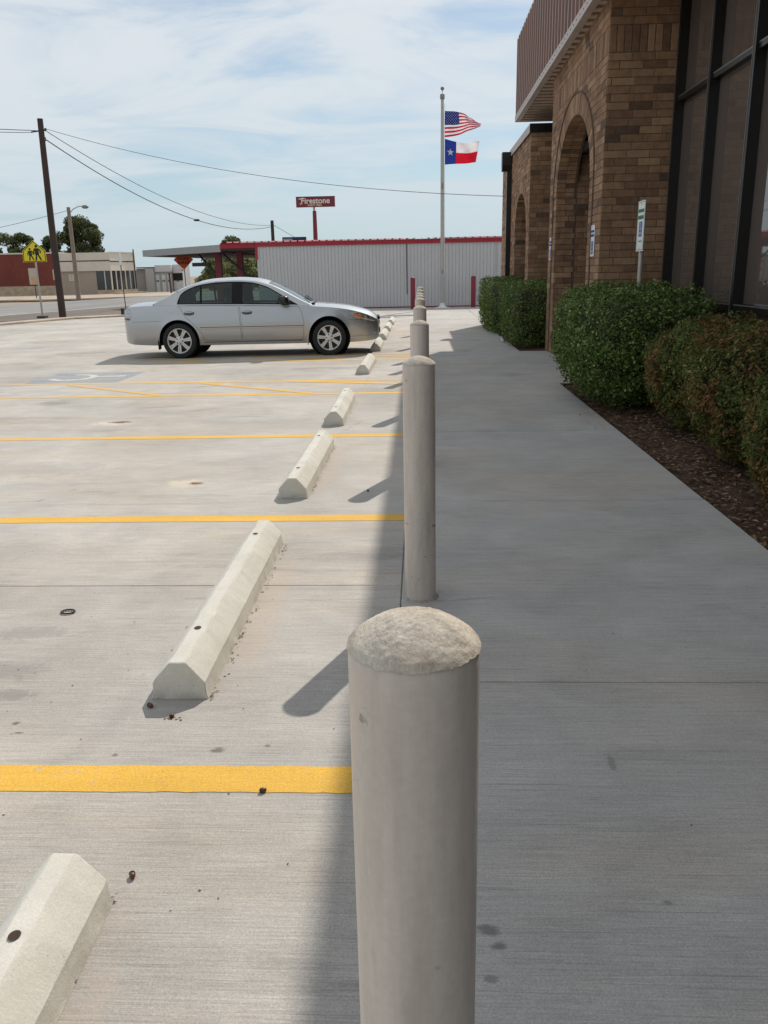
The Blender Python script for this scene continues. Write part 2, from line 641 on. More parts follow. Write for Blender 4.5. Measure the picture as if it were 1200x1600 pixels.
# planting beds of soil
t = NT('soil')
p = t.pos()
n1 = t.noise(p, 7, 6, 0.7)
col = t.ramp(n1, [(0.25, (0.075, 0.046, 0.032)), (0.5, (0.15, 0.092, 0.063)), (0.75, (0.25, 0.165, 0.115))])
t.out(t.scale(col, t.rng(t.noise(p, 90, 4, 0.7), 0.3, 0.7, 0.6, 1.4)), 0.95, 0, 0.15)
t.bump(t.math('ADD', t.noise(p, 45, 5, 0.75), t.noise(p, 160, 3, 0.7)), 0.9, 0.02)
M_SOIL = t.m


def soil_bed(name, label, x0, x1, y0, y1):
    nx, ny = int((x1 - x0) / 0.05) + 2, int((y1 - y0) / 0.05) + 2
    def P(i, j):
        x = x0 + (x1 - x0) * i / (nx - 1)
        y = y0 + (y1 - y0) * j / (ny - 1)
        d = min(x - x0, 0.5)
        z = -0.055 + 0.07 * d + 0.035 * mnoise.noise((x * 2.3, y * 2.3, 1)) * min(1, d * 5) + 0.016 * mnoise.noise((x * 9, y * 9, 5)) + 0.008 * mnoise.noise((x * 24, y * 24, 2))
        return (x, y, z)
    o = MB().grid(P, nx, ny).build(name, M_SOIL, smooth=180)
    o['kind'] = 'structure'
    o['label'] = label
    return o


soil_bed('planting_bed', 'dark mulched planting bed beside the near sidewalk', 1.815, 3.35, -5, 11.13)
soil_bed('planting_bed', 'planting bed under the far clipped hedges', 1.815, 3.35, 15.69, 25.61)

# litter on the bed: dead leaves, chips and twigs too small to count
t = NT('dead_leaf')
col = t.ramp(t.island(), [(0.0, (0.06, 0.032, 0.018)), (0.35, (0.13, 0.075, 0.04)), (0.7, (0.24, 0.15, 0.085)), (1.0, (0.36, 0.27, 0.18))])
t.out(col, 0.8, 0, 0.2)
M_DEAD = t.m


def leaf_cloud(pts, nrm, size, mats, aspect=0.5, jitter=0.9, seed=1, fold=0.18, widths=None):
    """many small folded leaves: numpy arrays of points and outward normals"""
    r = np.random.default_rng(seed)
    n = len(pts)
    d = nrm + jitter * r.normal(size=(n, 3))
    d /= np.linalg.norm(d, axis=1, keepdims=True) + 1e-9
    a = r.normal(size=(n, 3))
    a -= d * (a * d).sum(1, keepdims=True)
    a /= np.linalg.norm(a, axis=1, keepdims=True) + 1e-9
    b = np.cross(d, a)
    s = size * (0.5 + 1.0 * r.random((n, 1)))
    w = s * aspect
    v0 = pts - a * s * 0.5
    v1 = pts + b * w * 0.5 + d * s * fold * 0.5 + a * s * 0.05
    v2 = pts + a * s * 0.5 - d * s * fold * 0.4
    v3 = pts - b * w * 0.5 + d * s * fold * 0.5 + a * s * 0.05
    V = np.stack([v0, v1, v2, v3], 1).reshape(-1, 3)
    me = bpy.data.meshes.new('leaves')
    me.vertices.add(4 * n)
    me.vertices.foreach_set('co', V.astype(np.float32).ravel())
    k = np.arange(n)[:, None] * 4
    F = np.concatenate([k + np.array([[0, 1, 2]]), k + np.array([[0, 2, 3]])], 1).reshape(-1)
    me.loops.add(len(F))
    me.loops.foreach_set('vertex_index', F.astype(np.int32))
    me.polygons.add(2 * n)
    me.polygons.foreach_set('loop_start', (np.arange(2 * n) * 3).astype(np.int32))
    me.update(calc_edges=True)
    me.materials.append(mats)
    return me


def litter(name, label, pts, size, mat, seed):
    pts = np.array(pts)
    nr = np.tile(np.array([[0, 0, 1.0]]), (len(pts), 1))
    me = leaf_cloud(pts, nr, size, mat, 0.45, 0.12, seed, 0.10)
    o = bpy.data.objects.new(name, me)
    COL.objects.link(o)
    return tag(o, label, None, kind='stuff')


L = []
for k in range(8000):
    y = rng.uniform(0.5, 11.0)
    x = 1.86 + abs(rng.gauss(0.38, 0.30))
    if x > 3.2:
        continue
    L.append((x, y, -0.035 + 0.07 * min(x - 1.815, 0.5) + rng.uniform(0, 0.012) + 0.035 * mnoise.noise((x * 2.3, y * 2.3, 1))))
litter('leaf_litter', 'dead leaves and bark chips scattered over the planting bed', L, 0.040, M_DEAD, 3)

# ------------------------------------------------------------------ painted markings
def paint(name, c, wear_lo, wear_hi, side=0.0):
    t = NT(name)
    p = t.pos()
    grain = t.noise(p, 160, 3, 0.7)
    n = t.noise(p, 24, 5, 0.75)
    big = t.noise(t.map(p, (0.8, 4, 1)), 1.4, 5, 0.65)
    lines = t.noise(t.map(p, (2.5, 95, 1)), 1.0, 4, 0.6)
    w = t.math('ADD', t.math('MULTIPLY', n, 0.45), t.math('ADD', t.math('MULTIPLY', big, 0.35), t.math('MULTIPLY', lines, 0.20)))
    if side:
        sx = t.new('ShaderNodeSeparateXYZ')
        t.put(sx.inputs[0], p)
        w = t.math('ADD', w, t.rng(sx.outputs[0], -7.0, -0.8, side, 0.0))
        w = t.math('ADD', w, t.rng(sx.outputs[1], 4.0, 12.0, 0.0, side * 0.3))
    worn = t.rng(w, wear_lo, wear_hi, 0, 1, True)
    pit = t.math('MULTIPLY', t.rng(t.vor(p, 95), 0.10, 0.20, 1, 0), t.rng(n, 0.48, 0.62, 0, 1))
    worn = t.math('MAXIMUM', worn, t.math('MULTIPLY', pit, 0.75))
    flk = t.math('MULTIPLY', t.rng(t.noise(t.map(p, (1, 1, 1), (4, 4, 0)), 38, 3, 0.6, 0.6), 0.665, 0.70, 0, 1), t.rng(t.noise(p, 4, 2), 0.45, 0.55, 0, 1))
    worn = t.math('MAXIMUM', worn, t.math('MULTIPLY', flk, 0.9))
    col = t.scale(t.rgb(c), t.math('MULTIPLY', t.rng(grain, 0.32, 0.68, 0.80, 1.14), t.rng(big, 0.3, 0.7, 0.88, 1.08)))
    base = t.scale(t.rgb((0.45, 0.415, 0.37)), t.rng(t.noise(p, 60, 4), 0.3, 0.7, 0.75, 1.1))
    pit2 = t.math('MULTIPLY', t.rng(t.vor(t.map(p, (0.55, 1, 1)), 150), 0.12, 0.26, 1, 0), t.rng(t.noise(t.map(p, (1, 1, 1), (9, 1, 0)), 9, 4, 0.65), 0.46, 0.60, 0, 0.75))
    t.out(t.mix(pit2, t.mix(worn, col, base), (c[0] * 0.38, c[1] * 0.36, c[2] * 0.4 + 0.02)), 0.75, 0, 0.3)
    t.bump(t.math('ADD', lines, grain), 0.3, 0.003)
    return t.m


M_YEL = paint('yellow_paint', (0.74, 0.43, 0.065), 0.56, 0.72, 0.13)
M_WHT = paint('white_paint', (0.66, 0.66, 0.62), 0.58, 0.70)
M_BLU = paint('blue_paint', (0.14, 0.215, 0.31), 0.32, 0.64)
M_SYM = paint('symbol_paint', (0.64, 0.60, 0.52), 0.44, 0.66)

def strip(name, label, x0, x1, y0a, y1a, y0b, y1b, mat=M_YEL, z=0.0015, n=160):
    """painted stripe from x0 (y0a..y1a) to x1 (y0b..y1b), edges a little uneven"""
    mb = MB()
    def P(i, j):
        u = i / (n - 1)
        ya, yb = y0a + (y0b - y0a) * u, y1a + (y1b - y1a) * u
        xx = x0 + u * (x1 - x0)
        e = 0.005 * mnoise.noise((xx, j * 7 + y0a, 3.3)) + 0.004 * mnoise.noise((xx * 14, j * 7 + y0a, 1.3)) + 0.003 * mnoise.noise((xx * 50, j * 7 + y0a, 2.3))
        return (x0 + (x1 - x0) * u, (ya if j == 0 else yb) + e, z)
    mb.grid(P, n, 2)
    o = mb.build(name, mat, fix=False)
    tag(o, label, None, kind='structure')
    return o


HW = 0.066
for k, (y, xl) in enumerate(((2.152, -6.0), (4.905, -6.1), (7.60, -6.0), (10.40, -6.0))):
    strip('stall_line', ('nearest yellow stall line passing behind the first bollard', 'second yellow stall line between the two nearest wheel stops',
          'third thin yellow stall line', 'yellow stall line edging the hatched aisle')[k], xl, -0.10, y - 0.02 - HW, y - 0.02 + HW, y - HW, y + HW)
for y, lab in ((11.72, 'yellow line at the far side of the hatched aisle'), (14.55, 'yellow line before the silver car'), (15.62, 'yellow line reaching under the silver car'),
               (18.35, 'yellow stall line behind the silver car'), (21.1, 'far yellow stall line'), (23.85, 'farthest yellow stall line')):
    strip('stall_line', lab, -6.0, -0.10, y - HW, y + HW, y - HW, y + HW)
# diagonal hatching in the aisles
for k, (xa, xb, ya, yb) in enumerate(((-0.15, -1.9, 11.22, 11.70), (-1.35, -3.1, 10.42, 11.62), (-3.3, -5.0, 10.42, 11.62),
                                      (-0.15, -2.2, 14.98, 15.60), (-1.2, -3.4, 14.58, 15.60), (-3.6, -5.4, 14.58, 15.60))):
    o = strip('hatch_stripe', 'diagonal yellow hatch stripe in the %s access aisle' % ('near' if k < 3 else 'far'), xb, xa, yb - HW, yb + HW, ya - HW, ya + HW, z=0.0028)
    o['group'] = 'diagonal hatch stripes'

# faded wheelchair emblem on the accessible bay
em = thing('accessible_emblem', 'faded blue wheelchair emblem painted on the concrete', 'pavement emblem', (-5.0, 12.5, 0.0))
MB().add([(-0.74, -0.66, 0.0015), (0.62, -0.66, 0.0015), (0.62, 0.66, 0.0015), (-0.74, 0.66, 0.0015)], [(0, 1, 2, 3)]).build('blue_field', M_BLU, em, fix=False)
mb = MB()
pts = []
for k in range(15):                      # wheel arc
    a = R(-150 + 255 * k / 14)
    pts.append((-0.28 + 0.30 * math.cos(a), 0.0 + 0.34 * math.sin(a)))
def flat_path(mb, pts, w, z):
    P = [Vector(q) for q in pts]
    L_, R_ = [], []
    for i, q in enumerate(P):
        d = (P[min(i + 1, len(P) - 1)] - P[max(i - 1, 0)]).normalized()
        nn = Vector((-d.y, d.x))
        L_.append((*(q + nn * w / 2), z)); R_.append((*(q - nn * w / 2), z))
    n = len(P)
    mb.add(L_ + R_, [(i, n + i, n + i + 1, i + 1) for i in range(n - 1)])
flat_path(mb, pts, 0.11, 0.0025)
flat_path(mb, [(0.38, 0.10), (0.02, 0.06), (-0.02, -0.24), (-0.36, -0.36), (-0.44, -0.24)], 0.11, 0.0032)
mb.add([(0.42 + 0.085 * math.cos(a), 0.10 + 0.085 * math.sin(a), 0.0039) for a in [2 * math.pi * k / 12 for k in range(12)]], [tuple(range(12))])
mb.build('wheelchair_symbol', M_SYM, em, fix=False)

# ------------------------------------------------------------------ road, verge and far pavement on the left
t = NT('asphalt')
p = t.pos()
f = t.math('MULTIPLY', t.rng(t.noise(t.map(p, (1, 0.12, 1), (0, 0, 0), (0, 0, R(-13))), 0.8, 4), 0.3, 0.7, 0.8, 1.2), t.rng(t.noise(p, 30, 4, 0.7), 0.3, 0.7, 0.85, 1.15))
t.out(t.scale(t.rgb((0.245, 0.235, 0.225)), f), 0.9, 0, 0.2)
M_ROAD = t.m
t = NT('shoulder_asphalt')
p = t.pos()
f = t.rng(t.noise(p, 1.5, 6, 0.7), 0.3, 0.7, 0.75, 1.25)
t.out(t.scale(t.rgb((0.17, 0.145, 0.125)), f), 0.92, 0, 0.2)
M_SHO = t.m
M_TANWALK = concrete('tan_pavement', (0.47, 0.385, 0.305), 'x', 1.4)

def sheet(name, label, pts, z, mat, thick=0.0):
    mb = MB()
    if thick:
        mb.prism(pts, 'z', z - thick, z)
    else:
        mb.add([(x, y, z) for x, y in pts], [tuple(range(len(pts)))])
    o = mb.build(name, mat, fix=bool(thick))
    return tag(o, label, None, kind='structure')

def rx(y, x_at):                 # the road runs obliquely away
    return x_at + 0.235 * (y - 34.7)
def band(y0, y1, xa, xb):
    return [(rx(y0, xa), y0), (rx(y0, xb), y0), (rx(y1, xb), y1), (rx(y1, xa), y1)]
sheet('road', 'grey asphalt road passing the lot', band(26, 190, -28.2, -12.9), 0.012, M_ROAD)
sheet('road_shoulder', 'dark worn asphalt shoulder beside the lot', [(-19.5, 26.0), (-14.75, 26.6), (-13.05, 31.35), (-11.1, 33.1), (-12.3, 40.5), (rx(56, -17.2), 56), (rx(26, -17.2), 26)], 0.017, M_SHO)
sheet('edge_line', 'white edge line of the road', band(26, 90, -17.55, -17.35), 0.022, M_WHT)
sheet('kerb_strip', 'pale concrete kerb strip between lot and road', [(-15.2, 25.0), (-14.5, 25.0), (-12.75, 31.0), (-8.6, 34.4), (-8.6, 35.4), (-11.3, 33.5), (-13.35, 31.5)], 0.06, M_TANWALK, 0.1)
sheet('kerb_strip', 'pale concrete driveway apron beyond the silver car', [(-11.4, 34.6), (-7.8, 36.0), (-7.8, 44.0), (-11.0, 43.0)], 0.05, M_TANWALK, 0.1)
sheet('far_pavement', 'tan pavement before the storefront across the road', [(-75, 60.5), (-27.5, 60.5), (-19.2, 66), (-17.0, 79), (-75, 79)], 0.03, M_TANWALK, 0.1)

# ------------------------------------------------------------------ spalls, stains and small things on the concrete
M_SPALL = simple('spalled_concrete', (0.54, 0.465, 0.38), 0.95, var=0.45, vs=30, bump=0.8, bs=90)
M_DARKDIRT = simple('dark_debris', (0.055, 0.036, 0.026), 0.9, var=0.4, vs=50, bump=0.4)
def blob_sheet(name, label, x, y, rx_, ry_, mat, seed, z=0.004, n=40):
    pts = []
    for k in range(n):
        a = 2 * math.pi * k / n
        q = 1 + 0.38 * mnoise.noise((math.cos(a) * 1.6, math.sin(a) * 1.6, seed)) + 0.25 * mnoise.noise((math.cos(a) * 5, math.sin(a) * 5, seed + 9))
        pts.append((x + rx_ * q * math.cos(a), y + ry_ * q * math.sin(a), z))
    o = MB().add(pts, [tuple(range(n))]).build(name, mat, fix=False)
    return tag(o, label, None, kind='structure')
L = []
for cx, cy, rr, nn in ((-1.66, 5.80, 0.03, 22), (-3.13, 8.46, 0.07, 60), (-0.855, 2.50, 0.014, 9)):
    for k in range(nn):
        L.append((cx + rng.gauss(0, rr), cy + rng.gauss(0, rr * 0.5), rng.uniform(0.001, 0.004)))
# swept-up litter along the feet of the wheel stops
for s in range(6):
    y0 = -0.12 + 2.75 * s
    for k in range(150 if s < 3 else 60):
        yy = y0 + rng.random() ** 1.3 * 1.8
        cl_ = mnoise.noise((yy * 3.1, s * 5.0, 0)) > 0.05 or rng.random() < 0.25
        if cl_:
            L.append((-0.762 + abs(rng.gauss(0, 0.010)), yy, rng.uniform(0.001, 0.006)))
    for k in range(25):
        L.append((-0.985 - abs(rng.gauss(0, 0.014)), y0 + rng.uniform(0, 1.76), rng.uniform(0.001, 0.004)))
litter('debris', 'dry leaf bits and twigs gathered along the wheel stops and in the spalls', L, 0.013, M_DEAD, 11)
L = [(rng.uniform(-3.2, -0.15), rng.uniform(1.1, 9), 0.0015) for k in range(320)] + [(rng.uniform(0.1, 1.8), rng.uniform(1.0, 10), 0.0015) for k in range(90)]
litter('grit', 'loose dark grit specks strewn over the concrete', L, 0.008, M_DARKDIRT, 12)

M_RUB = simple('black_rubber', (0.012, 0.012, 0.013), 0.6, var=0.2, vs=30)
mb = MB()
ring = [(0.030 * math.cos(2 * math.pi * k / 28), 0.024 * math.sin(2 * math.pi * k / 28), 0.004 + 0.002 * math.sin(3 * k)) for k in range(29)]
mb.tube(ring, 0.0038, 6, caps=False)
tag(mb.build('rubber_ring', M_RUB, smooth=180, loc=(-1.60, 3.42, 0.002)), 'small black rubber ring lying on the concrete', 'ring')

t = NT('acorn_shell')
t.out(t.scale(t.rgb((0.10, 0.035, 0.02)), t.rng(t.noise(t.obj(), 200, 3), 0.3, 0.7, 0.6, 1.3)), 0.35)
M_ACORN = t.m
def nut(x, y, s, label, rz):
    a = thing('acorn', label, 'acorn', (x, y, 0.0), rz, 'acorns on the concrete')
    MB().lathe([(0.0005, -1.25 * s), (0.55 * s, -1.0 * s), (0.9 * s, -0.3 * s), (0.95 * s, 0.35 * s), (0.7 * s, 0.9 * s)], 12, (0, 0, 0.93 * s), 'y').build('nut', M_ACORN, a, smooth=60)
    MB().lathe([(0.72 * s, 0.75 * s), (0.98 * s, 0.85 * s), (0.85 * s, 1.15 * s), (0.2 * s, 1.4 * s), (0.1 * s, 1.65 * s)], 12, (0, 0, 0.93 * s), 'y').build('cap', M_DARKDIRT, a, smooth=60)
nut(-0.733, 1.725, 0.0085, 'reddish acorn beside the nearest wheel stop', 0.4)
nut(-0.468, 2.088, 0.0080, 'dark acorn at the edge of the nearest yellow line', 1.9)
nut(-0.955, 2.575, 0.0090, 'dark acorn in the shadow at the foot of the second wheel stop', 1.0)
nut(-0.86, 2.51, 0.0070, 'small acorn in front of the second wheel stop', 2.6)
nut(-0.372, 5.54, 0.0080, 'acorn by the bollard shadow in the second bay', 0.2)

# ------------------------------------------------------------------ wheel stops
t = NT('wheel_stop_concrete')
o_ = t.pos()
f = t.math('MULTIPLY', t.rng(t.noise(o_, 2.8, 6, 0.65, 0.4), 0.3, 0.7, 0.86, 1.08), t.rng(t.noise(o_, 170, 3, 0.7), 0.3, 0.7, 0.9, 1.08))
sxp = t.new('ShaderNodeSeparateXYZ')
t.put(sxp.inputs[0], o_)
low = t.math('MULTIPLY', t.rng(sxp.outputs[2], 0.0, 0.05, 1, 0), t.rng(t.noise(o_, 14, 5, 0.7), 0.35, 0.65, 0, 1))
pits = t.math('MULTIPLY', t.rng(t.vor(o_, 42), 0.06, 0.13, 1, 0), t.rng(t.noise(o_, 6, 3), 0.55, 0.63, 0, 1))
f = t.math('MULTIPLY', f, t.math('SUBTRACT', 1.0, t.math('MULTIPLY', pits, 0.5)))
col = t.scale(t.rgb((0.64, 0.615, 0.545)), f)
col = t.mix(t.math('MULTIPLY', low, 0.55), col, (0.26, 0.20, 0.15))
rub = t.math('MULTIPLY', t.rng(t.noise(t.map(o_, (9, 2.2, 9), (2, 7, 1)), 1.0, 5, 0.7, 0.5), 0.60, 0.72, 0, 0.38), t.rng(t.noise(o_, 90, 3, 0.7), 0.35, 0.6, 0.3, 1))
col = t.mix(rub, col, (0.20, 0.185, 0.165))
yst = t.rng(t.noise(t.map(o_, (3, 1.2, 3), (4, 4, 4)), 2.0, 5, 0.6), 0.52, 0.70, 0, 0.5)
col = t.mix(yst, col, t.scale(t.rgb((0.56, 0.51, 0.415)), f))
t.out(col, 0.88, 0, 0.25)
t.bump(t.math('ADD', t.noise(o_, 26, 5, 0.6), t.math('MULTIPLY', t.noise(o_, 190, 3, 0.7), 0.5)), 0.35, 0.006)
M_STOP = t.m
M_HOLE = simple('rust_hole', (0.05, 0.028, 0.018), 0.9, var=0.4, vs=60)

def stop_mesh(seed):
    prof = [(-0.103, 0.0), (-0.097, 0.018), (-0.094, 0.066), (-0.089, 0.073), (-0.034, 0.136), (-0.025, 0.141), (0.025, 0.141), (0.034, 0.136), (0.089, 0.073), (0.094, 0.066), (0.097, 0.018), (0.103, 0.0)]
    Ln, n = 1.76, 89
    ys = [0.0, 0.004] + [0.004 + (Ln - 0.008) * k / (n - 1) for k in range(1, n - 1)] + [Ln - 0.004, Ln]
    mb = MB()
    def P(i, j):
        y = ys[i]
        s = 1 - (0.02 if i in (0, len(ys) - 1) else 0)
        x, z = prof[j]
        d = 0.0022 * mnoise.noise((x * 22 + seed, y * 9, z * 22)) + 0.0012 * mnoise.noise((x * 70, y * 60, z * 70 + seed))
        chip = max(0, mnoise.noise((y * 11 + seed * 3, j * 1.7, 2)) - 0.42) * 0.022 if j in (3, 4, 5, 6, 7, 8) else 0
        if i < 5 or i > len(ys) - 6:
            chip += max(0, mnoise.noise((y * 40 + seed * 5, j * 2.3, 7)) - 0.1) * 0.012
        if z < 0.001:
            d = chip = 0
        return (x * s + (d if x > 0 else -d) , y, max(0.0, z * s + d - chip))
    mb.grid(P, len(ys), len(prof))
    k = len(ys) - 1
    mb.f += [tuple(range(len(prof))), tuple(k * len(prof) + j for j in range(len(prof)))[::-1]]
    mb.m += [0, 0]
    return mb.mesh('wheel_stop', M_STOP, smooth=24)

def wheel_stop(y, label, seed, rz):
    r_ = thing('wheel_stop', label, 'wheel stop', (-0.868 if y > 0 else -0.835, y, 0.001), rz, 'concrete wheel stops heading the bays')
    piece('body', stop_mesh(seed), r_)
    for yy in (0.30, 1.50):
        mb = MB()
        n = 14
        mb.add([(0.0 + 0.013 * (1 + 0.3 * mnoise.noise((k, seed, 1))) * math.cos(2 * math.pi * k / n), yy + 0.015 * math.sin(2 * math.pi * k / n), 0.1435) for k in range(n)], [tuple(range(n))])
        mb.build('pin_hole', M_HOLE, r_, fix=False)
stops = ((-0.12, 'wheel stop cut off by the lower edge of the picture, with a rusty pin hole'), (2.635, 'second wheel stop, beyond the nearest full yellow line'),
         (5.365, 'third wheel stop, between the second and third yellow lines'), (8.11, 'fourth wheel stop, just before the hatched aisle'),
         (12.39, 'wheel stop in the blue marked bay in front of the silver car'), (16.09, 'wheel stop under the nose of the silver car'),
         (18.85, 'first wheel stop behind the silver car nose'), (21.55, 'second wheel stop behind the silver car nose'), (24.3, 'farthest wheel stop beyond the silver car'))
for k, (y, lab) in enumerate(stops):
    wheel_stop(y, lab, k * 3.7 + 1, R((0.6, 0.3, -0.2, 0.5, -0.4, 0.6, 0, 0.4, 0)[k]))
# ------------------------------------------------------------------ bollards
t = NT('bollard_paint')
o_ = t.obj()
streak = t.noise(t.map(o_, (22, 22, 1.1)), 1.0, 5, 0.6)
fine = t.noise(o_, 90, 4, 0.6)
chip = t.math('MULTIPLY', t.rng(t.noise(o_, 16, 5, 0.65, 0.6), 0.655, 0.675, 0, 1), t.rng(t.noise(t.map(o_, (1, 1, 1), (3, 1, 2)), 5, 3), 0.48, 0.56, 0, 1))
col = t.scale(t.rgb((0.585, 0.520, 0.462)), t.math('MULTIPLY', t.rng(streak, 0.3, 0.7, 0.88, 1.09), t.rng(fine, 0.3, 0.7, 0.95, 1.05)))
dirt = t.rng(t.noise(t.map(o_, (9, 9, 1.6), (1, 5, 2)), 1.0, 5, 0.65), 0.54, 0.72, 0, 0.42)
col = t.mix(dirt, col, (0.31, 0.265, 0.22))
col = t.mix(chip, col, (0.17, 0.13, 0.10))
t.out(col, t.rng(streak, 0.3, 0.7, 0.28, 0.44), 0, 0.5)
t.bump(t.math('ADD', t.noise(o_, 60, 3, 0.5), t.math('MULTIPLY', streak, 1.2)), 0.14, 0.004)
M_BOL = t.m
t = NT('bollard_dome')
o_ = t.obj()
f = t.math('MULTIPLY', t.rng(t.noise(o_, 32, 6, 0.7, 0.5), 0.3, 0.7, 0.66, 1.18), t.rng(t.noise(o_, 330, 3, 0.7), 0.3, 0.7, 0.82, 1.12))
col = t.mix(t.rng(t.noise(t.map(o_, (1, 1, 1), (2, 2, 2)), 20, 4), 0.4, 0.65, 0, 0.6), t.scale(t.rgb((0.60, 0.54, 0.46)), f), t.scale(t.rgb((0.52, 0.425, 0.325)), f))
t.out(col, 0.92, 0, 0.2)
t.bump(t.math('ADD', t.noise(o_, 240, 5, 0.75), t.noise(t.map(o_, (260, 70, 60), (0, 0, 0), (0, 0, 0.6)), 1.0, 3, 0.6)), 0.6, 0.003)
M_DOME = t.m
M_GUM = simple('bollard_base_dirt', (0.36, 0.335, 0.30), 0.95, var=0.4, vs=60, bump=0.7, bs=140)

BR, BH = 0.0705, 1.068
def make_bollard():
    r_ = thing('bollard', '', 'bollard', (0, 0, 0), 0, 'beige concrete-capped bollards along the sidewalk')
    n = 72
    def PZ(i, j):
        zs_ = [0.0, 0.02, 0.06, 0.15, 0.3, 0.45, 0.6, 0.75, 0.9, 1.0, 1.05, BH - 0.001, BH + 0.003]
        z = zs_[i]
        a = 2 * math.pi * j / n
        rr = BR + 0.0006 * mnoise.noise((math.cos(a) * 2, math.sin(a) * 2, z * 3)) - (0.0015 if i == 12 else 0)
        return (rr * math.cos(a), rr * math.sin(a), z)
    MB().grid(PZ, 13, n + 1).build('pipe', M_BOL, r_, smooth=50, weld=0.0002)
    # domed mortar cap, swirled and rough
    nr, na = 44, 120
    def PD(i, j):
        u = i / (nr - 1)
        a = 2 * math.pi * j / na
        rr = (BR + 0.0012) * u
        h = 0.0315 * (1 - u ** 2.1)
        x, y = rr * math.cos(a), rr * math.sin(a)
        rough = 0.12 + 0.95 * max(0, min(1, 0.55 - 9 * y - 4 * x + 1.2 * mnoise.noise((x * 28, y * 28, 4))))
        sw = mnoise.noise((x * 60 + y * 45, y * 190 - x * 120, 3))
        d = 0.0007 * mnoise.noise((x * 50, y * 50, 1)) + rough * (0.0010 * sw + 0.0012 * mnoise.noise((x * 260, y * 260, 8)) + 0.0006 * mnoise.noise((x * 120, y * 120, 5)))
        edge = max(0, u - 0.93) / 0.07
        k = 1 + edge * (0.010 * mnoise.noise((math.cos(a) * 7, math.sin(a) * 7, 2)) + 0.010 * mnoise.noise((math.cos(a) * 25, math.sin(a) * 25, 6)))
        return (x * k, y * k, BH + 0.005 + h + d * (1 if i else 0.5) - edge * (0.003 + 0.003 * mnoise.noise((math.cos(a) * 11, math.sin(a) * 11, 9))))
    mb = MB().grid(PD, nr, na + 1)
    mb.build('dome_cap', M_DOME, r_, smooth=180, weld=0.0001)
    def PB(i, j):
        a = 2 * math.pi * j / 40
        q = 1 + 0.12 * mnoise.noise((math.cos(a) * 3, math.sin(a) * 3, i))
        return ((BR + (0.014, 0.006, -0.001)[i] * q) * math.cos(a), (BR + (0.014, 0.006, -0.001)[i] * q) * math.sin(a), (0.0005, 0.006, 0.010)[i] * q)
    MB().grid(PB, 3, 41).build('base_grout', M_GUM, r_, smooth=180, weld=0.0001)
    return r_
bol = make_bollard()
bl = ((0.815, 'nearest bollard, its domed cap filling the lower middle of the picture'), (3.61, 'second bollard, standing whole just behind the nearest one'), (6.34, 'third bollard in the receding row'),
      (9.08, 'fourth bollard in the receding row'), (11.85, 'fifth bollard in the receding row'), (13.30, 'sixth bollard in the receding row'), (14.6, 'seventh bollard in the receding row'),
      (17.05, 'eighth bollard in the receding row'), (20.4, 'last bollard of the receding row'))
for k, (y, lab) in enumerate(bl):
    if k == 0:
        bol.location = (-0.010, y, 0)
        bol['label'] = lab
    else:
        copy_tree(bol, (-0.010, y, 0), lab, 0.0 if k == 1 else k * 1.3)

# ------------------------------------------------------------------ brick building
def brick_mat(name, stops, mort=False):
    t = NT(name)
    o_ = t.pos()
    r_ = t.math('FRACT', t.math('ADD', t.orand(), t.math('MULTIPLY', t.island(), 7.31)))
    col = t.ramp(r_, stops)
    f = t.math('MULTIPLY', t.rng(t.noise(o_, 9, 5, 0.65), 0.3, 0.7, 0.72, 1.2), t.rng(t.noise(t.map(o_, (60, 60, 200)), 1, 4, 0.7), 0.3, 0.7, 0.82, 1.15))
    t.out(t.scale(col, f), 0.85, 0, 0.25)
    t.bump(t.math('ADD', t.noise(o_, 70, 4, 0.7), t.noise(t.map(o_, (30, 30, 140)), 1, 3)), 0.5, 0.004)
    return t.m
M_BRICK = brick_mat('brown_brick', [(0.0, (0.105, 0.070, 0.050)), (0.12, (0.195, 0.115, 0.071)), (0.45, (0.265, 0.156, 0.092)), (0.75, (0.305, 0.185, 0.110)), (1.0, (0.38, 0.245, 0.150))])
M_MORT = simple('mortar', (0.13, 0.09, 0.064), 0.95, var=0.2, vs=8, bump=0.3, world_pos=True)
M_BRONZE = simple('dark_bronze_metal', (0.016, 0.014, 0.013), 0.38, 0.3, var=0.2, vs=4, world_pos=True)
M_EDGE = simple('worn_aluminium_edge', (0.22, 0.20, 0.18), 0.45, 0.5, var=0.2, vs=4)
M_MANS = simple('brown_roof_metal', (0.225, 0.128, 0.098), 0.45, 0.15, var=0.14, vs=1.3, world_pos=True)
M_LIP = simple('pale_trim_metal', (0.43, 0.36, 0.33), 0.5, 0.2, var=0.14, vs=2, world_pos=True)
M_SOFF = simple('soffit_board', (0.42, 0.32, 0.25), 0.8, var=0.25, vs=3, world_pos=True)
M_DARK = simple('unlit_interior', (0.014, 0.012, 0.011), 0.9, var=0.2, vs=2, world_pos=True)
M_ROOF = simple('roof_membrane', (0.30, 0.28, 0.26), 0.9, var=0.15, vs=1, world_pos=True)
t = NT('bronze_glass')
t.out((0.115, 0.092, 0.080), 0.02, 0.0)
t.b.inputs['IOR'].default_value = 1.9
M_BGLASS = t.m

BL, BHT, JT = 0.286, 0.0925, 0.009          # brick module and joint

bld = thing('brick_building', 'brown brick building with arched entry, dark windows and brown metal roof edge', 'building', (2.32, 11.45, 0))

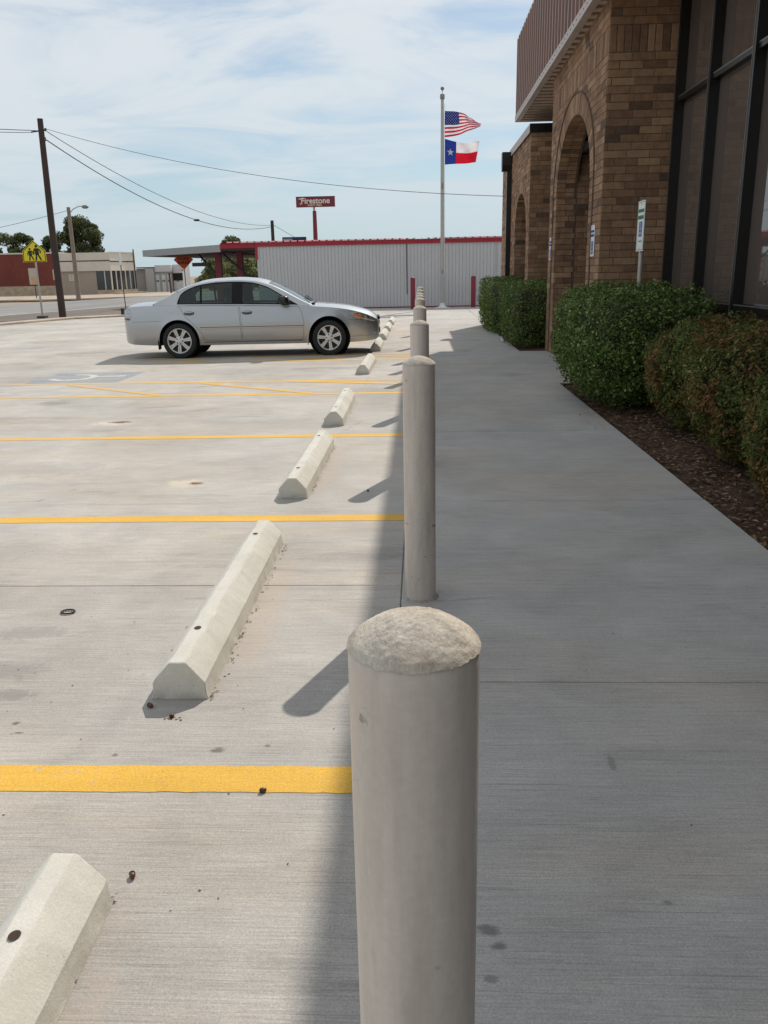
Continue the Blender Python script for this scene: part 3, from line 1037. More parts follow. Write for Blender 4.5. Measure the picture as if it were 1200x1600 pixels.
_bm = {}
def brick_mesh(l, h, d=0.03):
    key = (round(l, 3), round(h, 3))
    if key not in _bm:
        mb = MB()
        c = 0.0035
        a, b = l / 2, h / 2
        # face in the local xz plane, outward normal -y, arrises eased
        vs = [(-a, d, -b), (a, d, -b), (a, d, b), (-a, d, b), (-a, c, -b), (a, c, -b), (a, c, b), (-a, c, b), (-a + c, 0, -b + c), (a - c, 0, -b + c), (a - c, 0, b - c), (-a + c, 0, b - c)]
        fs = [(8, 9, 10, 11)] + [(k + i, k + (i + 1) % 4, k + 4 + (i + 1) % 4, k + 4 + i) for k in (0, 4) for i in range(4)]
        mb.add(vs, fs)
        _bm[key] = mb.mesh('brick', M_BRICK)
    return _bm[key]

def courses(u0, u1, z0, z1, hole=None, soldier=None, seed=0):
    """list of (u_centre, z_centre, length, height); hole(z)->(ua,ub) to leave out; soldier=(za,zb) band of upright bricks"""
    out = []
    rr = random.Random(seed)
    z = z0
    row = 0
    while z < z1 - 0.03:
        if soldier and abs(z - soldier[0]) < BHT * 0.6:
            w = BHT
            u = u0
            hh = soldier[1] - z
            while u < u1 - 0.02:
                e = min(u + w, u1)
                out.append(((u + e) / 2, z + hh / 2, e - u - JT, hh - JT))
                u = e
            z = soldier[1]
            row += 1
            continue
        h = min(BHT, z1 - z)
        spans = [(u0, u1)]
        if hole:
            q = hole(z + h / 2)
            if q:
                spans = [(u0, q[0]), (q[1], u1)]
        for a, b in spans:
            if b - a < 0.03:
                continue
            u = u0 - (BL / 2 if row % 2 else 0) - rr.choice((0, 0, 0.09))
            while u < b:
                e = u + BL
                s0, s1 = max(u, a), min(e, b)
                if s1 - s0 > 0.035:
                    out.append(((s0 + s1) / 2, z + h / 2, s1 - s0 - JT, h - JT))
                u = e
        z += h
        row += 1
    return out

def place(lst, parent, face, singly=True, off=0.0):
    """face: ('x', X) looks towards -x with u along y; ('y', Y) looks towards -y with u along x"""
    og = origin(parent)
    rr = random.Random(len(lst))
    joined = MB()
    for (u, z, l, h) in lst:
        d = rr.uniform(-0.002, 0.0015)
        if face[0] == 'y':
            loc, rot = (u, face[1] + d, z), (0, 0, 0)
        else:
            loc, rot = (face[1] + d, u, z), (0, 0, -math.pi / 2)
        if singly:
            piece('brick', brick_mesh(round(l, 2), round(h, 3)), parent, Vector(loc) - og, rot)
        else:
            c, a, b, dd = 0.0, l / 2, h / 2, 0.03
            vs = [(-a, dd, -b), (a, dd, -b), (a, dd, b), (-a, dd, b), (-a, 0, -b), (a, 0, -b), (a, 0, b), (-a, 0, b)]
            ca, sa = math.cos(rot[2]), math.sin(rot[2])
            joined.add([(loc[0] + x * ca - y * sa, loc[1] + x * sa + y * ca, loc[2] + zz) for x, y, zz in vs],
                       [(4, 5, 6, 7)] + [(i, (i + 1) % 4, 4 + (i + 1) % 4, 4 + i) for i in range(4)])
    return joined

def ell_arch(yc, hw, spring, rise, grow=0.0):
    def hole(z):
        if z <= spring:
            return (yc - hw, yc + hw) if grow == 0 or True else None
        q = (z - spring) / (rise + grow)
        if q >= 1:
            return None
        s = (hw + grow) * math.sqrt(1 - q * q)
        return (yc - s, yc + s)
    return hole

def arch_outline(y0, y1, ztop, yc, hw, spring, rise, n=28):
    pts = [(y0, 0.0), (yc - hw, 0.0), (yc - hw, spring)]
    pts += [(yc - hw * math.cos(math.pi * k / n), spring + rise * math.sin(math.pi * k / n)) for k in range(1, n)]
    pts += [(yc + hw, spring), (yc + hw, 0.0), (y1, 0.0), (y1, ztop), (y0, ztop)]
    return pts

def voussoirs(mb, X, yc, hw, spring, rise, th, proud, depth, n):
    g = 0.006
    def pt(a, k):
        return (yc - (hw + k) * math.cos(a), spring + (rise + k) * math.sin(a))
    for i in range(n):
        a0, a1 = math.pi * i / n + 0.004, math.pi * (i + 1) / n - 0.004
        q = [pt(a0, 0.0), pt(a1, 0.0), pt(a1, th), pt(a0, th)]
        for (xa, xb) in ((X - proud, X + depth * 0.48), (X + depth * 0.51, X + depth)):
            mb.prism(q, 'x', xa, xb)

Z_EAVE = 4.62
PX = 2.32
# --- entry pier with the tall arch
AR = (13.75, 1.45, 2.62, 1.02)              # centre y, half width, spring height, rise
w1 = MB()
w1.prism(arch_outline(11.456, 15.944, Z_EAVE, AR[0], AR[1] + 0.012, AR[2], AR[3] + 0.012), 'x', PX + 0.006, PX + 0.34)
pier = w1.build('brick_wall', M_MORT, bld, world=True)
pier['label'] = 'brick entry wall with a tall round arch'
w2 = MB().box(PX + 0.34, 3.30, 11.456, 11.80, 0, Z_EAVE).build('return_wall', M_MORT, bld, world=True)
w2['label'] = 'brown brick return wall beside the dark windows'
# near face: brick by brick
nf = courses(PX + 0.001, 3.235, 0.0, Z_EAVE, soldier=(3.98, 4.28), seed=4)
place(nf, w2, ('y', 11.45))
# west face of the near pier, brick by brick
hole = ell_arch(AR[0], AR[1], AR[2], AR[3], 0.30)
wf = courses(11.454, 15.94, 0.0, Z_EAVE, hole=hole, soldier=(3.98, 4.28), seed=9)
near_w = [b for b in wf if b[0] < 12.32 and b[1] < 3.95]
near_w = near_w[:max(0, 296 - len(nf))]
rest = [b for b in wf if b not in near_w]
place(near_w, pier, ('x', PX))
j = place(rest, pier, ('x', PX), singly=False)
voussoirs(j, PX, *AR, 0.285, 0.004, 0.3, 46)
# jambs and intrados in brick
def hcourses(mb, x0, x1, y, sgn, z0, z1, seed):
    lst = courses(x0, x1, z0, z1, seed=seed)
    for (u, z, l, h) in lst:
        a, b = (y - 0.028, y) if sgn < 0 else (y, y + 0.028)
        if sgn < 0:
            mb.box(u - l / 2, u + l / 2, y - 0.004, y + 0.03, z - h / 2, z + h / 2)
        else:
            mb.box(u - l / 2, u + l / 2, y - 0.03, y + 0.004, z - h / 2, z + h / 2)
hcourses(j, PX + 0.02, PX + 0.335, 15.2, -1, 0, AR[2], 5)
hcourses(j, PX + 0.02, PX + 0.335, 12.3, 1, 0, AR[2], 6)
o = j.build('brickwork', M_BRICK, pier, world=True)
o['kind'] = 'stuff'
# slim raised bead round the arch
mb = MB()
bead = [(PX - 0.008, AR[0] - (AR[1] + 0.30) * math.cos(math.pi * k / 40), AR[2] + (AR[3] + 0.30) * math.sin(math.pi * k / 40)) for k in range(41)]
bead = [(PX - 0.008, bead[0][1], 0.0)] + bead + [(PX - 0.008, bead[-1][1], 0.0)]
mb.tube(bead, 0.013, 6)
mb.build('arch_bead', M_MORT, pier, world=True, smooth=60)

# --- porch behind the arch
mb = MB()
mb.box(PX + 0.34, 5.2, 15.204, 15.944, 0, Z_EAVE)
pw = mb.build('porch_wall', M_MORT, bld, world=True)
jb = place(courses(PX + 0.345, 5.2, 0, 3.3, seed=12), pw, ('y', 15.198), singly=False)
o = jb.build('brickwork', M_BRICK, pw, world=True)
o['kind'] = 'stuff'
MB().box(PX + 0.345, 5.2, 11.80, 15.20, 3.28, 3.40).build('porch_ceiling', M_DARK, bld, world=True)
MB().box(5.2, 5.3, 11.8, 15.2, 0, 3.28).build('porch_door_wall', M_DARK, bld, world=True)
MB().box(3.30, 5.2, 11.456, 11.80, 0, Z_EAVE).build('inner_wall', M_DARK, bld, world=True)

# --- long window wall towards the viewer
GX = 3.26
win = MB().box(GX + 0.02, 3.6, -4.0, 11.455, 0.0, 0.20).build('window_wall', M_MORT, bld, world=True)
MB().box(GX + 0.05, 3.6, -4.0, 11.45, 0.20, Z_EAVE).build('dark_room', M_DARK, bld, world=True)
ym = [11.40 - 1.275 * k for k in range(13)]
for k in range(12):
    ya, yb = ym[k + 1] + 0.035, ym[k] - 0.035
    for (za, zb) in ((0.26, 1.0), (1.075, 3.39), (3.455, 4.56)):
        MB().box(GX - 0.004, GX + 0.004, ya, yb, za, zb).build('window_pane', M_BGLASS, bld, world=True)
for k, y in enumerate(ym):
    mb = MB().box(GX - 0.115, GX + 0.015, y - 0.032, y + 0.032, 0.20, Z_EAVE)
    o = mb.build('mullion', M_BRONZE, bld, world=True)
    mb = MB().box(GX - 0.119, GX - 0.1155, y + 0.024, y + 0.034, 0.20, Z_EAVE)
    mb.build('worn_edge', M_EDGE, o, world=True)
for (za, zb, dp, nm) in ((0.20, 0.26, 0.06, 'bottom_rail'), (1.0, 1.075, 0.10, 'sill_rail'), (3.39, 3.455, 0.085, 'transom'), (4.56, 4.615, 0.06, 'head_rail')):
    for k in range(12):
        o = MB().box(GX - dp, GX + 0.012, ym[k + 1] + 0.034, ym[k] - 0.034, za, zb).build(nm, M_BRONZE, bld, world=True)
        if nm in ('sill_rail', 'transom') and k < 5:
            MB().box(GX - dp - 0.003, GX - dp, ym[k + 1] + 0.034, ym[k] - 0.034, zb - 0.016, zb - 0.004).build('worn_edge', M_EDGE, o, world=True)

# --- overhanging metal roof edge
MX, YE, ZT = 2.17, 20.2, 6.235
MB().box(MX + 0.03, 14, -7.0, YE - 0.03, Z_EAVE + 0.06, ZT - 0.02).build('roof_block', M_ROOF, bld, world=True)
pm = MB()
pm.box(0.0, 0.022, 0.004, 0.301, 0.0, 1.505)
pm.add([(0.022, 0.195, 0.0), (-0.050, 0.215, 0.0), (-0.050, 0.281, 0.0), (0.022, 0.301, 0.0), (0.022, 0.195, 1.505), (-0.050, 0.215, 1.505), (-0.050, 0.281, 1.505), (0.022, 0.301, 1.505)],
       [(0, 1, 5, 4), (1, 2, 6, 5), (2, 3, 7, 6), (4, 5, 6, 7), (0, 3, 2, 1)])
pmesh = pm.mesh('roof_panel', M_MANS)
og = origin(bld)
n = int((YE + 7.0) / 0.305)
for k in range(n):
    piece('roof_panel', pmesh, bld, Vector((MX, YE - 0.305 * (k + 1), Z_EAVE + 0.09)) - og)
for k in range(14):
    piece('roof_panel', pmesh, bld, Vector((MX + 0.305 * (k + 1), YE, Z_EAVE + 0.09)) - og, (0, 0, -math.pi / 2 + math.pi + math.pi))
mb = MB().box(MX - 0.055, MX + 0.05, -7.0, YE + 0.03, Z_EAVE - 0.035, Z_EAVE + 0.088)
lip = mb.build('eave_trim', M_LIP, bld, world=True)
lip['label'] = 'pale riveted metal trim along the bottom of the roof edge'
mb = MB()
for k in range(74):
    mb.lathe([(0.011, 0.0), (0.008, -0.006)], 8, (MX - 0.055, YE - 0.12 - 0.24 * k, Z_EAVE + 0.03), 'x')
o = mb.build('rivets', M_BRONZE, lip, world=True)
o['kind'] = 'stuff'
MB().box(MX + 0.05, 6.5, YE - 0.03, YE + 0.03, Z_EAVE - 0.035, Z_EAVE + 0.10).build('eave_trim', M_LIP, bld, world=True)
MB().box(MX - 0.02, 14, -7.0, YE + 0.04, ZT - 0.02, ZT + 0.05).build('roof_cap', M_LIP, bld, world=True)
sl = MB().box(0, 1.10, 0, 0.15, -0.03, 0.03).mesh('soffit_slat', M_SOFF)
k = 0
y = YE - 0.16
while y > 6.0:
    piece('soffit_slat', sl, bld, Vector((MX + 0.055, y, Z_EAVE + 0.002)) - og)
    y -= 0.30
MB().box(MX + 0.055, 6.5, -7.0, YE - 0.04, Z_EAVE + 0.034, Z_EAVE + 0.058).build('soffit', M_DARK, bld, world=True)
MB().box(3.62, 14, -7, 11.44, 0, Z_EAVE).build('rear_block', M_MORT, bld, world=True)
MB().box(5.35, 14, 11.46, 25.0, 0, Z_EAVE - 0.5).build('rear_block', M_MORT, bld, world=True)

# --- lower wing beyond the entry
WY0, WY1, WZ, WX = 18.72, 22.62, 4.15, 2.30
AW = (20.35, 1.12, 2.25, 0.86)
mb = MB().prism(arch_outline(WY0 + 0.006, WY1, WZ, AW[0], AW[1] + 0.012, AW[2], AW[3] + 0.012), 'x', WX + 0.006, WX + 0.36)
wing = mb.build('wing_wall', M_MORT, bld, world=True)
wing['label'] = 'lower brick wing with a smaller arch'
jw = place(courses(WY0 + 0.004, WY1, 0, WZ, hole=ell_arch(*AW, 0.26), seed=21), wing, ('x', WX), singly=False)
voussoirs(jw, WX, *AW, 0.25, 0.004, 0.33, 38)
for (u, z, l, h) in courses(WX + 0.001, 3.4, 0, WZ, seed=22):
    jw.box(u - l / 2, u + l / 2, WY0, WY0 + 0.03, z - h / 2, z + h / 2)
hcourses(jw, WX + 0.02, WX + 0.355, AW[0] + AW[1], -1, 0, AW[2] + 0.1, 23)
o = jw.build('brickwork', M_BRICK, wing, world=True)
o['kind'] = 'stuff'
MB().box(WX + 0.36, 3.9, WY0 + 0.006, WY0 + 0.3, 0, WZ).build('wing_return', M_MORT, bld, world=True)
MB().box(3.4, 3.9, 15.95, WY0, 0, Z_EAVE).build('recess_wall', M_MORT, bld, world=True)
MB().box(3.7, 5.3, WY0 + 0.3, 25.0, 0, WZ - 0.1).build('wing_back', M_DARK, bld, world=True)
mb = MB().box(WX + 0.36, 3.7, AW[0] + AW[1] - 0.004, AW[0] + AW[1] + 0.3, 0, 3.6)
o = mb.build('niche_wall', M_MORT, bld, world=True)
jn = place(courses(WX + 0.365, 3.7, 0, 3.4, seed=31), o, ('y', AW[0] + AW[1] - 0.012), singly=False)
q = jn.build('brickwork', M_BRICK, o, world=True)
q['kind'] = 'stuff'
MB().box(WX - 0.035, 5.3, WY0 - 0.03, WY1, WZ + 0.001, WZ + 0.17).build('coping', M_BRONZE, bld, world=True)
MB().box(WX - 0.042, WX - 0.036, WY0 - 0.02, WY1 - 0.0, WZ - 0.0, WZ + 0.16).build('coping_face', M_LIP, bld, world=True)
# end bay with conductor head and downspout
mb = MB().box(WX + 0.04, 5.3, WY1 + 0.001, 25.2, 0, WZ - 0.06)
eb = mb.build('end_wall', M_MORT, bld, world=True)
je = place(courses(WY1 + 0.02, 25.2, 0, WZ - 0.1, seed=33), eb, ('x', WX + 0.034), singly=False)
q = je.build('brickwork', M_BRICK, eb, world=True)
q['kind'] = 'stuff'
MB().box(WX + 0.0, 5.3, WY1 + 0.002, 25.27, WZ - 0.06, WZ + 0.02).build('coping', M_BRONZE, bld, world=True)
dsx, dsy = WX - 0.10, WY1 - 0.12
ds = MB()
ds.prism([(dsy - 0.13, WZ + 0.10), (dsy + 0.13, WZ + 0.10), (dsy + 0.13, WZ - 0.20), (dsy + 0.06, WZ - 0.34), (dsy - 0.06, WZ - 0.34), (dsy - 0.13, WZ - 0.20)], 'x', dsx - 0.15, dsx + 0.095)
hd = ds.build('conductor_head', M_BRONZE, bld, world=True)
mb = MB().box(dsx - 0.02, dsx + 0.095, dsy - 0.06, dsy + 0.06, 0.12, WZ - 0.341)
mb.box(dsx - 0.025, dsx + 0.096, dsy - 0.065, dsy + 0.065, 2.9, 2.96)
mb.box(dsx - 0.025, dsx + 0.096, dsy - 0.065, dsy + 0.065, 1.5, 1.56)
mb.build('downspout', M_BRONZE, bld, world=True)
MB().box(dsx - 0.0235, dsx - 0.0205, dsy - 0.062, dsy - 0.05, 0.12, WZ - 0.36).build('worn_edge', M_LIP, bld, world=True)

# white drain outlet at the foot of the far hedge
tag(MB().tube([(2.05, 18.3, 0.10), (1.83, 18.05, 0.075), (1.70, 17.9, 0.05)], 0.05, 12).build('drain_outlet', simple('white_pvc', (0.62, 0.60, 0.56), 0.5), smooth=50),
    'white pipe outlet poking from under the far hedge', 'drain pipe')

# ------------------------------------------------------------------ accessible parking signs
M_SIGNW = simple('sign_white', (0.66, 0.68, 0.66), 0.4, var=0.05, vs=8)
M_GREEN = simple('sign_green', (0.02, 0.16, 0.07), 0.45, var=0.08)
M_SBLUE = simple('sign_blue', (0.025, 0.07, 0.27), 0.45, var=0.1)
M_GALV = simple('galvanised_post', (0.42, 0.40, 0.37), 0.5, 0.5, var=0.15, vs=12)
M_GREYBK = simple('sign_back_grey', (0.24, 0.235, 0.225), 0.5, 0.6, var=0.1)

def wheelchair(mb, s, z):
    """flat wheelchair figure in local xy"""
    arc = [(-0.02 * s + 0.22 * s * math.cos(R(-165 + 250 * k / 12)), -0.16 * s + 0.22 * s * math.sin(R(-165 + 250 * k / 12))) for k in range(13)]
    flat_path(mb, arc, 0.07 * s, z)
    flat_path(mb, [(-0.06 * s, 0.30 * s), (-0.02 * s, -0.02 * s), (0.18 * s, -0.04 * s), (0.26 * s, -0.32 * s), (0.36 * s, -0.30 * s)], 0.08 * s, z)
    mb.add([(-0.07 * s + 0.07 * s * math.cos(2 * math.pi * k / 10), 0.42 * s + 0.07 * s * math.sin(2 * math.pi * k / 10), z) for k in range(10)], [tuple(range(10))])

def parking_sign(parent, w, h, loc, rot, small=False):
    """plate in local xy facing +z, turned into place"""
    pl = MB().box(-w / 2, w / 2, -h / 2, h / 2, -0.002, 0.0)
    plate = pl.build('plate', M_SIGNW, parent, bevel=None)
    plate.location = loc
    plate.rotation_euler = rot
    b = MB()
    e, tk = 0.012, 0.006
    if not small:
        b.box(-w / 2 + e, w / 2 - e, h / 2 - e - tk, h / 2 - e, 0.0, 0.0012)
        b.box(-w / 2 + e, w / 2 - e, -h / 2 + e, -h / 2 + e + tk, 0.0, 0.0012)
        b.box(-w / 2 + e, -w / 2 + e + tk, -h / 2 + e + tk, h / 2 - e - tk, 0.0, 0.0012)
        b.box(w / 2 - e - tk, w / 2 - e, -h / 2 + e + tk, h / 2 - e - tk, 0.0, 0.0012)
        b.build('border', M_GREEN, plate)
    piece('lettering', text_mesh('RESERVED', w * 0.17, M_GREEN if not small else M_SBLUE), plate, (0, h * 0.30, 0.002))
    piece('lettering', text_mesh('PARKING', w * 0.19, M_GREEN if not small else M_SBLUE), plate, (0, h * 0.17, 0.002))
    q = 0.42 * h if small else 0.30 * h
    cy = -h * 0.22 if small else -h * 0.06
    MB().box(-q * 0.42, q * 0.42, cy - q / 2, cy + q / 2, 0.0, 0.0015).build('blue_panel', M_SBLUE, plate)
    mb = MB()
    wheelchair(mb, q * 0.85, 0.0025)
    ob = mb.build('wheelchair_symbol', M_SIGNW, plate, fix=False)
    ob.location = (0, cy, 0)
    if not small:
        mb = MB()
        flat_path(mb, [(-0.06, -h * 0.30), (0.06, -h * 0.30)], 0.012, 0.0015)
        mb.add([(0.06, -h * 0.30 - 0.016, 0.0015), (0.085, -h * 0.30, 0.0015), (0.06, -h * 0.30 + 0.016, 0.0015)], [(0, 1, 2)])
        mb.build('arrow', M_GREEN, plate, fix=False)
    mb = MB()
    for yy in (h / 2 - 0.035, -h / 2 + 0.03):
        mb.lathe([(0.006, 0.0), (0.005, 0.004)], 8, (0, yy, 0.0015))
    mb.build('bolt', M_GALV, plate)
    return plate

sg = thing('parking_sign', 'white and green reserved parking sign on a post behind the big green hedge', 'sign', (2.44, 9.83, 0))
MB().tube([(0.02, 0, -0.1), (0.02, 0, 1.62)], 0.026, 16).build('post', M_GALV, sg, smooth=50)
mb = MB()
mb.prism([(-0.028, 0.0), (-0.012, 0.0), (-0.010, 0.028), (0.010, 0.028), (0.012, 0.0), (0.028, 0.0), (0.028, 0.003), (0.015, 0.003), (0.013, 0.032), (-0.013, 0.032), (-0.015, 0.003), (-0.028, 0.003)], 'z', 1.60, 2.17)
ch = mb.build('channel', M_GREYBK, sg)
ch.rotation_euler = (0, 0, -math.pi / 2)
ch.location = (0.004, 0, 0)
parking_sign(sg, 0.305, 0.53, (-0.004, 0.0, 1.885), (math.pi / 2, 0, -math.pi / 2))
s2 = thing('wall_sign', 'small blue and white accessible sign on the near pier of the arch', 'sign', (PX - 0.008, 11.875, 1.80))
parking_sign(s2, 0.27, 0.40, (0, 0, 0), (math.pi / 2, 0, -math.pi / 2), True)
s3 = thing('wall_sign', 'small white sign on the far pier of the arch', 'sign', (PX - 0.008, 15.62, 1.79))
parking_sign(s3, 0.27, 0.38, (0, 0, 0), (math.pi / 2, 0, -math.pi / 2), True)
# ------------------------------------------------------------------ silver saloon car
t = NT('silver_paint')
fl = t.noise(t.obj(), 900, 2, 0.5)
t.out(t.scale(t.rgb((0.43, 0.435, 0.44)), t.rng(fl, 0.3, 0.7, 0.94, 1.06)), 0.32, 0.86)
t.b.inputs['Coat Weight'].default_value = 1.0
t.b.inputs['Coat Roughness'].default_value = 0.05
M_SILV = t.m
M_TRIMBLK = simple('black_trim', (0.008, 0.008, 0.009), 0.5, var=0.1, spec=0.2)
M_WELL = simple('wheel_well_black', (0.008, 0.008, 0.008), 0.9, var=0.1)
M_TYRE = simple('tyre_rubber', (0.016, 0.016, 0.017), 0.75, var=0.2, vs=12)
M_ALLOY = simple('alloy_wheel', (0.66, 0.65, 0.63), 0.36, 0.55, var=0.06)
M_SEAT = simple('seat_cloth', (0.055, 0.052, 0.05), 0.9, var=0.15)
M_RED = simple('red_lens', (0.30, 0.012, 0.02), 0.12, var=0.05)
M_AMBER = simple('amber_lens', (0.62, 0.16, 0.012), 0.15, var=0.05)
M_CHROME = simple('bright_reflector', (0.62, 0.62, 0.63), 0.12, 0.95, var=0.05)
M_LENS = simple('lamp_lens_grey', (0.42, 0.43, 0.44), 0.12, 0.7, var=0.45, vs=34)
M_PLATE = simple('plate_white', (0.6, 0.6, 0.58), 0.5, var=0.05)

t = NT('tinted_glass')
t.n.remove(t.b)
tr = t.new('ShaderNodeBsdfTransparent')
tr.inputs[0].default_value = (0.40, 0.50, 0.47, 1)
gl = t.new('ShaderNodeBsdfGlossy')
gl.inputs['Roughness'].default_value = 0.02
gl.inputs['Color'].default_value = (0.95, 1, 1, 1)
fr = t.new('ShaderNodeFresnel')
fr.inputs['IOR'].default_value = 1.5
ms = t.new('ShaderNodeMixShader')
t.l.new(fr.outputs[0], ms.inputs[0])
t.l.new(tr.outputs[0], ms.inputs[1])
t.l.new(gl.outputs[0], ms.inputs[2])
t.l.new(ms.outputs[0], t.n['Material Output'].inputs['Surface'])
M_TINT = t.m

cW = spl([-1.06, -1.052, -1.03, -.985, -.93, -.85, -.6, -.2, .5, 2.0, 2.8, 3.2, 3.45, 3.58, 3.68, 3.73, 3.76], [.45, .56, .69, .785, .832, .858, .88, .893, .896, .896, .89, .868, .825, .765, .665, .56, .43])
cT = spl([-1.06, -1.03, -1.0, -.96, -.88, -.7, -.46, 2.49, 2.8, 3.12, 3.4, 3.58, 3.68, 3.73, 3.76], [.70, .86, .95, 1.005, 1.035, 1.05, 1.055, .985, .962, .925, .855, .79, .725, .665, .60])
cS = spl([-1.06, -1.03, -1.0, -.96, -.85, -.46, 0, 1, 2.2, 2.49, 2.8, 3.12, 3.45, 3.58, 3.68, 3.73, 3.76], [.64, .79, .89, .95, .985, .995, .995, .98, .95, .935, .91, .865, .775, .715, .655, .61, .56])
cB = spl([-1.06, -1.03, -.96, -.85, -.4, 0.4, 2.4, 3.2, 3.45, 3.68, 3.76], [.42, .34, .29, .265, .245, .235, .235, .23, .24, .26, .33])
cShape = spl([.2, .32, .5, .58, .75, .9, 1.05], [.935, .962, .993, 1.0, .987, .962, .905])
def _low(fn):
    return lambda x: (lambda z: z - 0.052 * min(1.0, max(0.0, (z - .52) / .42)))(fn(x))
cT, cS = _low(cT), _low(cS)
WR, WZ0 = 0.318, 0.318
ARCH = ((0.0, .322, .372), (2.80, .325, .385))
def y_side(x, z):
    # crease along the door at z .53 and pumped-out wheel arch lips
    y = cW(x) * cShape(z)
    for (ax, az, ar) in ARCH:
        d = math.hypot(x - ax, z - az)
        y += 0.016 * max(0.0, 1 - abs(d - ar) / 0.075) ** 1.5 * min(1, max(0, (1.0 - abs(x - ax) / .6)))
    return y

def resample(pts, step):
    out = []
    for i in range(len(pts) - 1):
        a, b = Vector(pts[i]), Vector(pts[i + 1])
        n = max(1, int(math.ceil((b - a).length / step)))
        out += [tuple(a.lerp(b, k / n)) for k in range(n)]
    return out

def inside(p, poly):
    x, z = p
    c = False
    n = len(poly)
    for i in range(n):
        x1, z1 = poly[i]
        x2, z2 = poly[(i + 1) % n]
        if (z1 > z) != (z2 > z) and x < (x2 - x1) * (z - z1) / (z2 - z1) + x1:
            c = not c
    return c

def panel(outer, holes, fy, step=0.045, side=-1, grid=0.06):
    """triangulated panel: outlines in (x,z), mapped to y=side*fy(x,z)"""
    V, E = [], []
    for poly in [outer] + holes:
        k = len(V)
        V += [Vector(p) for p in poly]
        E += [(k + i, k + (i + 1) % len(poly)) for i in range(len(poly))]
    xs = [p[0] for p in outer]
    zs = [p[1] for p in outer]
    x = min(xs) + grid / 2
    lim = [Vector(p) for p in V]
    arr = np.array([(p.x, p.y) for p in lim])
    while x < max(xs):
        z = min(zs) + grid / 2
        while z < max(zs):
            if inside((x, z), outer) and not any(inside((x, z), h) for h in holes):
                if np.min(np.hypot(arr[:, 0] - x, arr[:, 1] - z)) > grid * 0.45:
                    V.append(Vector((x, z)))
            z += grid
        x += grid
    v2, e2, f2, *_ = delaunay_2d_cdt(V, E, [], 0, 1e-6)
    fs = []
    for f in f2:
        c = sum((v2[i] for i in f), Vector((0, 0))) / len(f)
        if inside(c, outer) and not any(inside(c, h) for h in holes):
            fs.append(tuple(f))
    vs = [(p.x, side * fy(p.x, p.y), p.y) for p in v2]
    return vs, fs

X0, X1 = -.85, 3.45
NS, NTp = 10, 9
def sect(x):
    zb, zs_, zt = cB(x), cS(x), cT(x)
    pts = []
    for s in range(NS):
        z = zb + (zs_ - zb) * s / (NS - 1)
        pts.append((x, y_side(x, z), z))
    ys = pts[-1][1]
    for k in range(1, NTp):
        u = k / (NTp - 1)
        pts.append((x, ys * (1 - u), zs_ + (zt - zs_) * (1 - (1 - u) ** 2.6)))
    return pts

def bottom_line():
    pts = []
    def seg(xa, xb):
        n = max(2, int(abs(xb - xa) / 0.06))
        return [(xa + (xb - xa) * k / n, cB(xa + (xb - xa) * k / n)) for k in range(n)]
    x = X0
    for (ax, az, ar) in ARCH:
        zb = cB(ax)
        a = math.asin((zb - az) / ar)
        xs_ = ar * math.cos(a)
        pts += seg(x, ax - xs_)
        n = 26
        for k in range(n + 1):
            th = math.pi - a - (math.pi - 2 * a) * k / n
            pts.append((ax + ar * math.cos(th), az + ar * math.sin(th)))
        x = ax + xs_
        pts.pop()
        pts.append((x, cB(x)))
        x = x + 0.0
        pts.pop()
    pts += seg(x, X1)
    return pts

side_bottom = bottom_line()
rz_ = [(X1, cB(X1) + (cS(X1) - cB(X1)) * s / (NS - 1)) for s in range(NS - 1)]
XS_top = [X1 - (X1 - X0) * k / 84 for k in range(84)]
side_top = [(x, cS(x)) for x in XS_top]
lz_ = [(X0, cB(X0) + (cS(X0) - cB(X0)) * s / (NS - 1)) for s in range(NS - 1, 0, -1)]
SIDE = side_bottom + rz_ + side_top + lz_

def off_in(poly, d):
    """shrink a polygon a little"""
    out = []
    n = len(poly)
    area = sum(poly[i][0] * poly[(i + 1) % n][1] - poly[(i + 1) % n][0] * poly[i][1] for i in range(n))
    s = 1 if area > 0 else -1
    for i in range(n):
        a, b, c = Vector(poly[i - 1]), Vector(poly[i]), Vector(poly[(i + 1) % n])
        t1, t2 = (b - a).normalized(), (c - b).normalized()
        nn = Vector((-(t1 + t2).y, (t1 + t2).x))
        nn = nn.normalized() if nn.length > 1e-6 else Vector((-t1.y, t1.x))
        out.append(tuple(b + nn * d * s))
    return out

ztop_d = lambda x: cS(x) - 0.006
RD = resample([(0.0, ztop_d(0.0)), (0.05, .90), (0.145, .74), (0.30, .60), (0.415, .46), (0.455, .335), (0.50, .318), (1.165, .305), (1.150, .70), (1.135, ztop_d(1.135)), (0.8, ztop_d(.8)), (0.4, ztop_d(.4)), (0.0, ztop_d(0.0))], 0.05)
FD = resample([(1.155, ztop_d(1.155)), (1.170, .70), (1.185, .305), (2.275, .295), (2.325, .34), (2.340, .60), (2.300, .80), (2.245, ztop_d(2.245)), (1.9, ztop_d(1.9)), (1.5, ztop_d(1.5)), (1.155, ztop_d(1.155))], 0.05)

car = thing('parked_car', 'silver four-door saloon car parked nose-in towards the building', 'car', (-4.45, 16.10, 0.0), R(4.2))
car.scale = (0.972, 1.0, 1.0)
